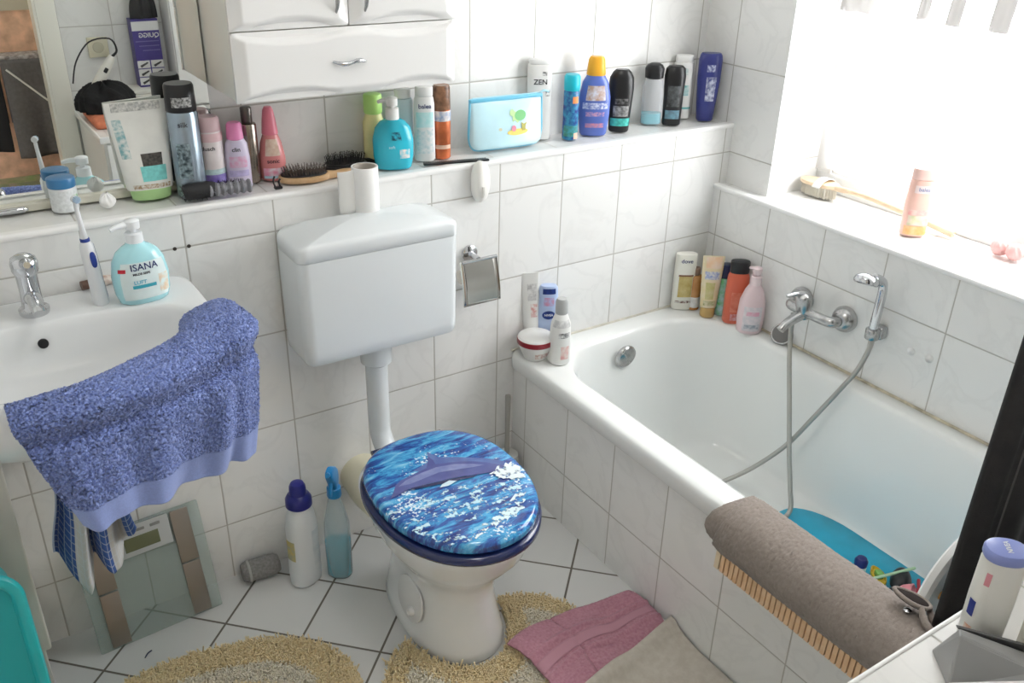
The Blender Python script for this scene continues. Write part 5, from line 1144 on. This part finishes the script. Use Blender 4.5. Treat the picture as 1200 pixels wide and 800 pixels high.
for i in range(31):
    x, y = P_in[i]; a = R(200 + 140 * i / 30) ; d = Vector((x + .378, y + .74)); 
    ang_ = R(172 + 196 * i / 30); ox, oy = -.378 + .268 * math.copysign(abs(math.cos(ang_)) ** (2 / 3.), math.cos(ang_)), -.74 + .298 * math.copysign(abs(math.sin(ang_)) ** (2 / 3.), math.sin(ang_))
    vs += [(x, y, .004), (ox, oy, .004)]
for i in range(30): fs.append([2 * i, 2 * i + 1, 2 * i + 3, 2 * i + 2])
MB().add(vs, fs).build('backing', RB, t, solid=.003)
tufts('pile', in2, .017, 95000, (-.67, -.09, -1.06, -.42), shd2, [RY, RG], t)

# pink towel and beige mat
PK = mat('pink_terry', (.42, .19, .25), .95, col2=(.50, .25, .31), vscale=140, sheen=.2, bump=.5, bscale=450); PKB = mat('pink_border', (.48, .25, .31), .85)
t = thing('pink_towel', 'folded pink towel lying on the floor between the rug and the bathtub', 'towel', (0, 0, 0))
A_, B_, C_, D_ = Vector((-.335, -.597, 0)), Vector((.040, -.583, 0)), Vector((.044, -.760, 0)), Vector((-.318, -.83, 0))
def pk(u, v, lift=0.):
    p = A_.lerp(B_, u).lerp(D_.lerp(C_, u), v)
    on = 1 / (1 + math.exp((p.x + .115) * 60))   # lies over the rug on its left
    z = .008 + .020 * on + .003 * math.sin(u * 13 + v * 5) + .003 * math.sin(v * 11 - u * 6) + lift
    z += .006 * math.exp(-((v - .32) / .03) ** 2) + .005 * math.exp(-((v - .62) / .03) ** 2)
    z -= .005 * math.exp(-((u - .36 + .04 * v) / .012) ** 2)
    e = min(u, 1 - u, v, 1 - v); z -= .004 * max(0, 1 - e / .03)
    return Vector((p.x + .012 * math.sin(v * 4), p.y + .014 * math.sin(u * 4.2) + .006 * math.sin(u * 9), z))
cloth_mesh(lambda u, v: pk(u, v, .005), 150, 80, .0009).build('upper_layer', PK, t, solid=.006, angle=180)
cloth_mesh(lambda u, v: pk(.01 + .985 * u, .01 + .98 * v, -.002), 60, 40, .0006).build('lower_layer', PK, t, solid=.005, angle=180)
MB().grid(lambda u, v: tuple(pk(u, .40 + .14 * v, .0095)), 60, 6).build('woven_border', PKB, t, solid=.001)
t = thing('floor_mat', 'beige cloth mat on the floor along the bathtub, overlapping the pink towel', 'mat', (0, 0, 0))
BG = mat('beige_cloth', (.50, .455, .39), .9, col2=(.56, .52, .455), vscale=60, bump=.3, bscale=350)
A2, B2, C2, D2 = Vector((-.262, -.800, 0)), Vector((.055, -.735, 0)), Vector((.056, -1.40, 0)), Vector((-.30, -1.40, 0))
def bgm(u, v):
    p = A2.lerp(B2, u).lerp(D2.lerp(C2, u), v); rise = max(0, 1 - v / .05)
    on = math.exp(-max(0, v - .03) / .05)
    return Vector((p.x, p.y, .006 + .020 * on + .010 * rise * (.4 + .6 * u) + .0015 * math.sin(u * 9 + v * 14) + .018 * on / (1 + math.exp((p.x + .13) * 60))))
cloth_mesh(bgm, 70, 110, .0004).build('cloth', BG, t, solid=.004, angle=180)
# crumbs
for i, (x, y, a, s, m) in enumerate([(-1.052, -.158, 40, .012, mat('crumb_navy', (.02, .03, .09), .5)), (.028, -.612, 10, .006, mat('crumb_black', (.015, .012, .012), .5))]):
    t = thing('lint_scrap', ['dark blue thread scrap on the floor tile below the scale', 'tiny dark scrap on the floor by the bath panel above the pink towel'][i], 'scrap', (x, y, .0015), R(a)); MB().tube([(-s, 0, 0), (0, .002, .001), (s, 0, 0)], .0016, 6, smooth=3).build('thread', m, t)

# ================================================================== TILED CABINET AT THE FOOT OF THE BATH
TT = tile_mat('worktop_tiles', 'xy', (.2, .25), (-.43, -1.62), base=(.74, .73, .71))
fc = thing('tiled_cabinet', 'white cabinet with grey-veined tiled top at the lower right edge', 'cabinet', (0, 0, 0))
MB().box(-.655, .782, -1.975, -1.469, .0, .727).build('carcass', mat('cabinet_matt_white', (.72, .715, .69), .45), fc, smooth=False)
MB().box(-.66, .782, -1.978, -1.463, .728, .742, .002).build('tiled_top', TT, fc)
b = MB(); b.box(-.6645, .782, -1.465, -1.458, .719, .7445, .003); b.box(-.667, -.659, -1.978, -1.4585, .7195, .744, .003); b.build('edge_strip', MATS['edging_plastic'], fc)
for x0, x1 in ((-.645, -.30), (-.295, .045)):
    d = MB().box(x0, x1, -1.470, -1.460, .06, .712, .004).build('door', CABW, fc); MB().box(x0 + .05, x1 - .05, -1.461, -1.4575, .12, .655, .0017).build('raised_panel', CABW, d)
BY = .7425
t = bottle('lotion_bottle', 'white lotion bottle with periwinkle blue lid on the tiled cabinet, lower right', 'bottle', (-.184, -1.502, BY), [(0, .022, .018, 2.6), (.005, .0255, .021, 2.6), (.07, .027, .022, 2.5), (.135, .0265, .0215, 2.4), (.142, .025, .020, 2.3)], mat('lotion_white', (.78, .77, .72), .3), [(.141, .0262, .021, 2.3), (.144, .0275, .0225, 2.3), (.152, .0275, .0225, 2.3), (.1555, .0255, .0205, 2.3), (.1565, .0225, .0175, 2.3)], mat('lid_periwinkle', (.26, .31, .64), .3), rz=10, capname='lid',
    labels=[(.105, .125, 9, mat('pink_drop', (.72, .30, .34), .4), -42), (.05, .075, 14, mat('navy_oval', (.02, .04, .25), .4), -68), (.02, .035, 16, mat('flower_red', (.70, .34, .22), .4, col2=(.74, .70, .62), vscale=120), -60)])
vs, fs = text_mesh('NIVEA', .0105, .0003); ld = [c for c in t.children if c.name.startswith('lid')][0]
MB().add([(-y * .9, x * .8, .1572) for x, y, z in vs], fs).build('printed_lettering', LABW, ld, smooth=False)
t = thing('carton', 'cream carton beside the lotion bottle at the right picture edge', 'carton', (-.128, -1.575, BY), R(-40))
cbx = MB().box(-.04, .04, -.022, .022, 0, .155, .0015).build('box_body', mat('carton_cream', (.70, .655, .56), .5), t)
MB().box(-.0403, .0403, -.0225, -.0222, .06, .064).build('printed_line', mat('grey_line', (.42, .41, .38), .5), cbx)
MB().box(-.0405, -.028, -.0226, -.0222, .066, .15).build('printed_panel', mat('pale_panel', (.72, .70, .66), .5), cbx)
# folded grey pouch with a pointed flap and a paper roll in front of it
t = thing('grey_pouch', 'grey pouch with pointed flap standing in front of the lotion bottle', 'pouch', (-.238, -1.532, BY), R(-38))
GP = mat('pouch_grey', (.34, .34, .335), .5); GD = mat('pouch_shaded_grey', (.15, .15, .15), .6)  # second grey is a shaded copy, painting shade into the flap
b = MB(); b.add([(-.045, -.035, 0), (.07, -.035, 0), (.07, .03, 0), (-.045, .03, 0), (-.035, -.005, .062), (.07, -.01, .018), (.07, .02, .018), (-.03, .008, .062)], [[0, 3, 2, 1], [0, 1, 5, 4], [1, 2, 6, 5], [2, 3, 7, 6], [3, 0, 4, 7], [4, 5, 6, 7]])
b.build('pouch_body', GP, t, smooth=False, bevel=.003)
b = MB(); b.add([(-.034, .010, .0635), (.085, .026, .022), (.085, .036, -.0), (.02, .036, .0)], [[0, 1, 2, 3]]); b.build('flap', GD, t, smooth=False, solid=.003)
t = thing('paper_roll', 'white paper roll lying at the bottom right edge in front of the grey pouch', 'paper roll', (-.282, -1.590, BY + .024), R(-30))
MB().tube([(-.06, 0, 0), (.06, 0, 0)], .024, 28).build('paper', mat('tissue_white', (.84, .84, .83)), t)

# things by the doorway that only the mirror shows
QB = mat('box_purple', (.055, .04, .20), .4); QW = mat('box_white', (.62, .62, .62), .4)
t = thing('hair_trimmer_box', 'tall purple and white product box on the tiled cabinet, seen in the mirror', 'box', (-.352, -1.925, BY + .085), R(180))
bb = MB().box(-.053, .053, -.035, .035, 0, .268, .0012).build('box_body', QB, t)
MB().box(-.0535, .0535, -.0362, -.0352, .224, .260).build('white_band', QW, bb)
for i in range(2):
    for j in range(3):
        f = MB().box(-.052 + .054 * i, -.003 + .054 * i, -.0362, -.0352, .008 + .034 * j, .038 + .034 * j).build('picture_field', QW, bb)
        MB().tube([(-.044 + .054 * i, -.037, .030 + .034 * j), (-.014 + .054 * i, -.037, .015 + .034 * j)], [.003, .005], 8).build('printed_trimmer', mat('print_dark', (.05, .05, .05), .5), f)
vs, fs = text_mesh('QUIGG', .025, .0006); MB().add([(x - .010, -.0358, .205 + y) for x, y, z in vs], fs).build('printed_lettering', QW, bb, smooth=False)
for k in range(3): MB().box(-.046, .046 - .012 * k, -.0360, -.0352, .180 - .018 * k, .184 - .018 * k).build('printed_line', mat('box_lilac_print', (.14, .12, .30), .5), bb)
t = thing('black_bag', 'black cloth bag on top of the purple box, seen in the mirror', 'bag', (-.345, -1.925, BY + .355))
MB().grid(lambda u, v: ((.050 + .007 * math.sin(2 * PI * 5 * u)) * math.cos(PI / 2 * v) ** .5 * math.cos(2 * PI * u), (.034 + .005 * math.sin(2 * PI * 7 * u)) * math.cos(PI / 2 * v) ** .5 * math.sin(2 * PI * u), .10 * math.sin(PI / 2 * v) * (1 + .12 * math.sin(2 * PI * 4 * u))), 64, 16).build('cloth', BLACK, t)
t = thing('black_towel', 'black crumpled towel on the tiled cabinet beneath the hair trimmer, seen in the mirror', 'towel', (-.568, -1.76, BY + .036))
def blt(u, v):
    a = 2 * PI * u; k = math.sin(PI / 2 * v); w = 1 + .10 * math.sin(5 * a + 3 * v) + .06 * math.sin(11 * a)
    return (.108 * k * w * math.cos(a), .085 * k * w * math.sin(a), .020 + .085 * math.cos(PI / 2 * v) ** .7 * (1 + .12 * math.sin(7 * a + 6 * v)) - .019 * (v > .98))
cloth_mesh(blt, 90, 40, .0016).build('terry_cloth', mat('black_terry', (.012, .012, .013), .95), t, angle=180)
t = thing('orange_cloth', 'folded orange cloth at the cabinet corner under the black towel, seen in the mirror', 'cloth', (-.575, -1.70, BY)); MB().box(-.078, .078, -.155, .12, 0, .036, .014).build('cloth', mat('orange_cloth', (.60, .19, .10), .9, var=.12, vscale=40), t)
t = thing('hair_trimmer', 'white hair trimmer with black cord leaning on the black towel, seen in the mirror', 'hair trimmer', (-.60, -1.775, BY + .118), R(0), None, R(0), R(35))
hb = Shell([(0, .016, .014), (.01, .022, .018), (.06, .021, .017), (.11, .017, .015), (.145, .013, .012)]).mesh().build('body', mat('trimmer_white', (.64, .62, .57), .35), t)
MB().box(-.007, .007, .012, .021, .075, .095, .003).build('switch', BLACK, hb)
MB().box(-.02, .02, -.012, .012, -.014, .003, .003).build('blade_head', mat('blade_steel', (.3, .3, .3), .3, 1.), t)
MB().tube([(0, 0, .143), (.004, 0, .175), (-.04, .01, .200), (-.10, .02, .150), (-.11, .03, .06), (-.085, .03, -.02)], [.006, .004, .0032, .003, .003, .003], 8, smooth=5).build('cord', BLACK, t)
t = thing('wall_socket', 'ivory wall socket on the tiles behind the hair trimmer, seen in the mirror', 'socket', (-.53, -1.979, .985)); MB().box(-.04, .04, 0, .010, -.04, .04, .004).build('plate', mat('socket_ivory', (.58, .55, .42), .4), t); MB().lathe([(.0, .022), (.002, .02), (.0022, 0)], 24, T_((0, .010, 0), rx=-90)).build('socket_well', mat('socket_well', (.45, .43, .33), .4), t)
t = thing('white_box', 'low white box under the purple box on the tiled cabinet, seen in the mirror', 'box', (-.375, -1.90, BY)); bx_ = MB().box(-.10, .10, -.07, .07, 0, .07, .004).build('box_body', mat('box_matt_white', (.66, .65, .60), .5), t); MB().box(-.102, .102, -.072, .072, .068, .0845, .004).build('lid', MATS['box_matt_white'], t)
t = thing('tall_cabinet', 'tall narrow white cabinet on the tiled cabinet, seen in the mirror beside the wall cabinet', 'cabinet', (-.03, -1.90, BY)); MB().box(-.232, .232, -.077, .06, 0, 1.2, .004).build('carcass', CABW, t)
for x0, x1 in ((-.23, -.002), (.002, .23)):
    d = MB().box(x0, x1, .060, .078, .01, 1.19, .004).build('door', CABW, t); MB().tube([(x0 + (.205 if x0 < 0 else .02), .078, .5), (x0 + (.205 if x0 < 0 else .02), .095, .55), (x0 + (.205 if x0 < 0 else .02), .078, .6)], .004, 8, smooth=3).build('handle', CHROME, d)
# drying rack with clothes in the hall
RK = mat('rack_metal', (.45, .44, .42), .3, .8)
rk = thing('drying_rack', 'metal drying rack in the hall beyond the doorway, seen in the mirror', 'drying rack', (0, 0, 0))
for y in (-2.80, -2.86, -2.92):
    MB().tube([(-1.35, y, .815), (-.42, y, .815)], .006, 8).build('rail', RK, rk)
for x in (-1.35, -.42):
    MB().tube([(x, -2.78, .815), (x, -2.94, .815)], .007, 8).build('cross_bar', RK, rk); MB().tube([(x, -2.93, .815), (x, -2.70, .008)], .007, 8).build('leg', RK, rk); MB().tube([(x, -2.79, .815), (x, -2.96, .008)], .007, 8).build('leg', RK, rk)
MB().tube([(-.82, -2.735, .792), (-.645, -2.735, .612)], .0045, 8).build('brace', mat('stick_white', (.72, .70, .66), .5), rk)
MB().tube([(-.645, -2.735, .612), (-.42, -2.735, .60)], .0045, 8).build('brace', MATS['stick_white'], rk)
def hang(name, label, cat, x0, x1, zb, m, y=-2.80, k=11.):
    t = thing(name, label, cat, (0, 0, 0))
    def f(u, v):
        if v < .3: q = v / .3; return (x0 + (x1 - x0) * u, y - .012 - .03 * (1 - q), .825 + .004 * math.sin(PI * q) - (.30 * (1 - q)))
        q = (v - .3) / .7; return (x0 + (x1 - x0) * u + .012 * q * math.sin(u * 5), y + .012 + .018 * math.sin(u * k) * q, .825 + (zb - .825) * q)
    MB().grid(f, 40, 40).build('cloth', m, t, solid=.003, angle=180)
hang('grey_trousers', 'dark grey trousers hanging over the rack in the hall, seen in the mirror', 'trousers', -.835, -.50, .36, mat('trouser_grey', (.13, .12, .115), .9, var=.1, vscale=60))
hang('black_shirt', 'black shirt hanging on the rack left of the grey trousers, seen in the mirror', 'shirt', -1.05, -.845, .40, mat('shirt_black', (.012, .011, .011), .9), k=8.)
t = thing('folded_linen', 'striped pale cloth lying along the top of the hall rack, seen in the mirror', 'cloth', (-.70, -2.85, .8215)); MB().box(-.20, .20, -.06, .05, 0, .022, .006).build('cloth', mat('linen_pale', (.50, .46, .44), .8, col2=(.20, .17, .16), vscale=50), t)
t = thing('shopping_bag', 'pale brown shopping bag with green leaf print on the hall floor, seen in the mirror', 'bag', (-.88, -2.58, 0)); 
bg_ = MB().loft([[(x, y, z) for x, y in rrect(w_, .06 * w_ / .15, .03, 5)] for z, w_ in ((.001, .13), (.02, .15), (.18, .155), (.30, .135), (.315, .13))]).build('bag_body', mat('bag_print', (.36, .28, .21), .6, col2=(.20, .26, .10), vscale=14), t)
t = thing('wooden_stool', 'dark brown wooden stool behind the shopping bag in the hall, seen in the mirror', 'stool', (-.70, -2.62, 0)); WD = mat('dark_wood', (.14, .065, .03), .5, var=.3, vscale=15)
MB().box(-.13, .13, -.09, .09, .26, .285, .006).build('seat', WD, t)
for x in (-.11, .11):
    for y in (-.07, .07): MB().box(x - .015, x + .015, y - .015, y + .015, 0, .262, .003).build('leg', WD, t)

# ================================================================== LIGHT AND CAMERA
w = bpy.data.worlds.new('daylight'); sc.world = w; w.use_nodes = True
nt = w.node_tree; bgn = nt.nodes['Background']; bgn.inputs['Color'].default_value = (.97, .985, 1., 1); bgn.inputs['Strength'].default_value = 11.0
pt_ = bpy.data.lights.new('window_portal', 'AREA'); pt_.shape = 'RECTANGLE'; pt_.size = 1.15; pt_.size_y = 1.13
po = bpy.data.objects.new('window_portal', pt_); COL.objects.link(po); po.location = (1.09, -.734, 1.385); po.rotation_euler = (0, R(90), 0); po.rotation_euler = Vector((-1, 0, 0)).to_track_quat('-Z', 'Y').to_euler()
pt_.cycles.is_portal = True
cl = thing('added_ceiling_lamp', 'unseen fill lamp added on the ceiling above the middle of the bathroom', 'lamp', (-.45, -1.0, 2.45))  # added out of view as soft fill light for the room
MB().lathe([(0, .07), (-.02, .075), (-.022, .06)], 32).build('ceiling_plate', WHITE, cl)
GLb = bpy.data.materials.new('fill_lamp_glass'); GLb.use_nodes = True; pb_ = GLb.node_tree.nodes['Principled BSDF']; pb_.inputs['Base Color'].default_value = (.9, .9, .9, 1); pb_.inputs['Emission Color'].default_value = (1, .97, .93, 1); pb_.inputs['Emission Strength'].default_value = 14.  # glow shared by the two added fill lamps
MB().lathe([(-.02, .14), (-.03, .165), (-.06, .165), (-.085, .14), (-.1, .08), (-.104, 0)], 40).build('shade', GLb, cl)

hl = thing('added_hall_lamp', 'unseen fill lamp added on the hall ceiling outside the bathroom door', 'lamp', (-.95, -2.5, 2.45))  # added to brighten the hall and send fill through the doorway
MB().lathe([(0, .07), (-.02, .075), (-.022, .06)], 32).build('ceiling_plate', WHITE, hl)
MB().lathe([(-.02, .12), (-.03, .14), (-.06, .14), (-.085, .12), (-.1, .07), (-.104, 0)], 40).build('shade', GLb, hl)
cam = bpy.data.cameras.new('camera'); co = bpy.data.objects.new('camera', cam); COL.objects.link(co)
F_, C_ = 1060.82454, Vector((-1.21708, -1.90724, 1.63683))
yaw, pitch, roll = .58766, -.47151, .02625
fw = Vector((math.sin(yaw) * math.cos(pitch), math.cos(yaw) * math.cos(pitch), math.sin(pitch))); rt = Vector((math.cos(yaw), -math.sin(yaw), 0)); up = rt.cross(fw)
r2 = rt * math.cos(roll) + up * math.sin(roll); u2 = -rt * math.sin(roll) + up * math.cos(roll)
M3 = Matrix((r2, u2, -fw)).transposed(); co.matrix_world = Matrix.Translation(C_) @ M3.to_4x4()
cam.sensor_width = 36; cam.lens = F_ / 1200 * 36; cam.clip_start = .02
sc.camera = co
sc.view_settings.view_transform = 'Standard'; sc.view_settings.look = 'None'; sc.view_settings.gamma = 1; sc.view_settings.exposure = .28; sc.view_settings.use_curve_mapping = False
sc.cycles.use_denoising = True; sc.cycles.max_bounces = 10; sc.cycles.diffuse_bounces = 6; sc.cycles.transparent_max_bounces = 16; sc.cycles.caustics_reflective = True; sc.cycles.caustics_refractive = False; sc.cycles.sample_clamp_indirect = 8
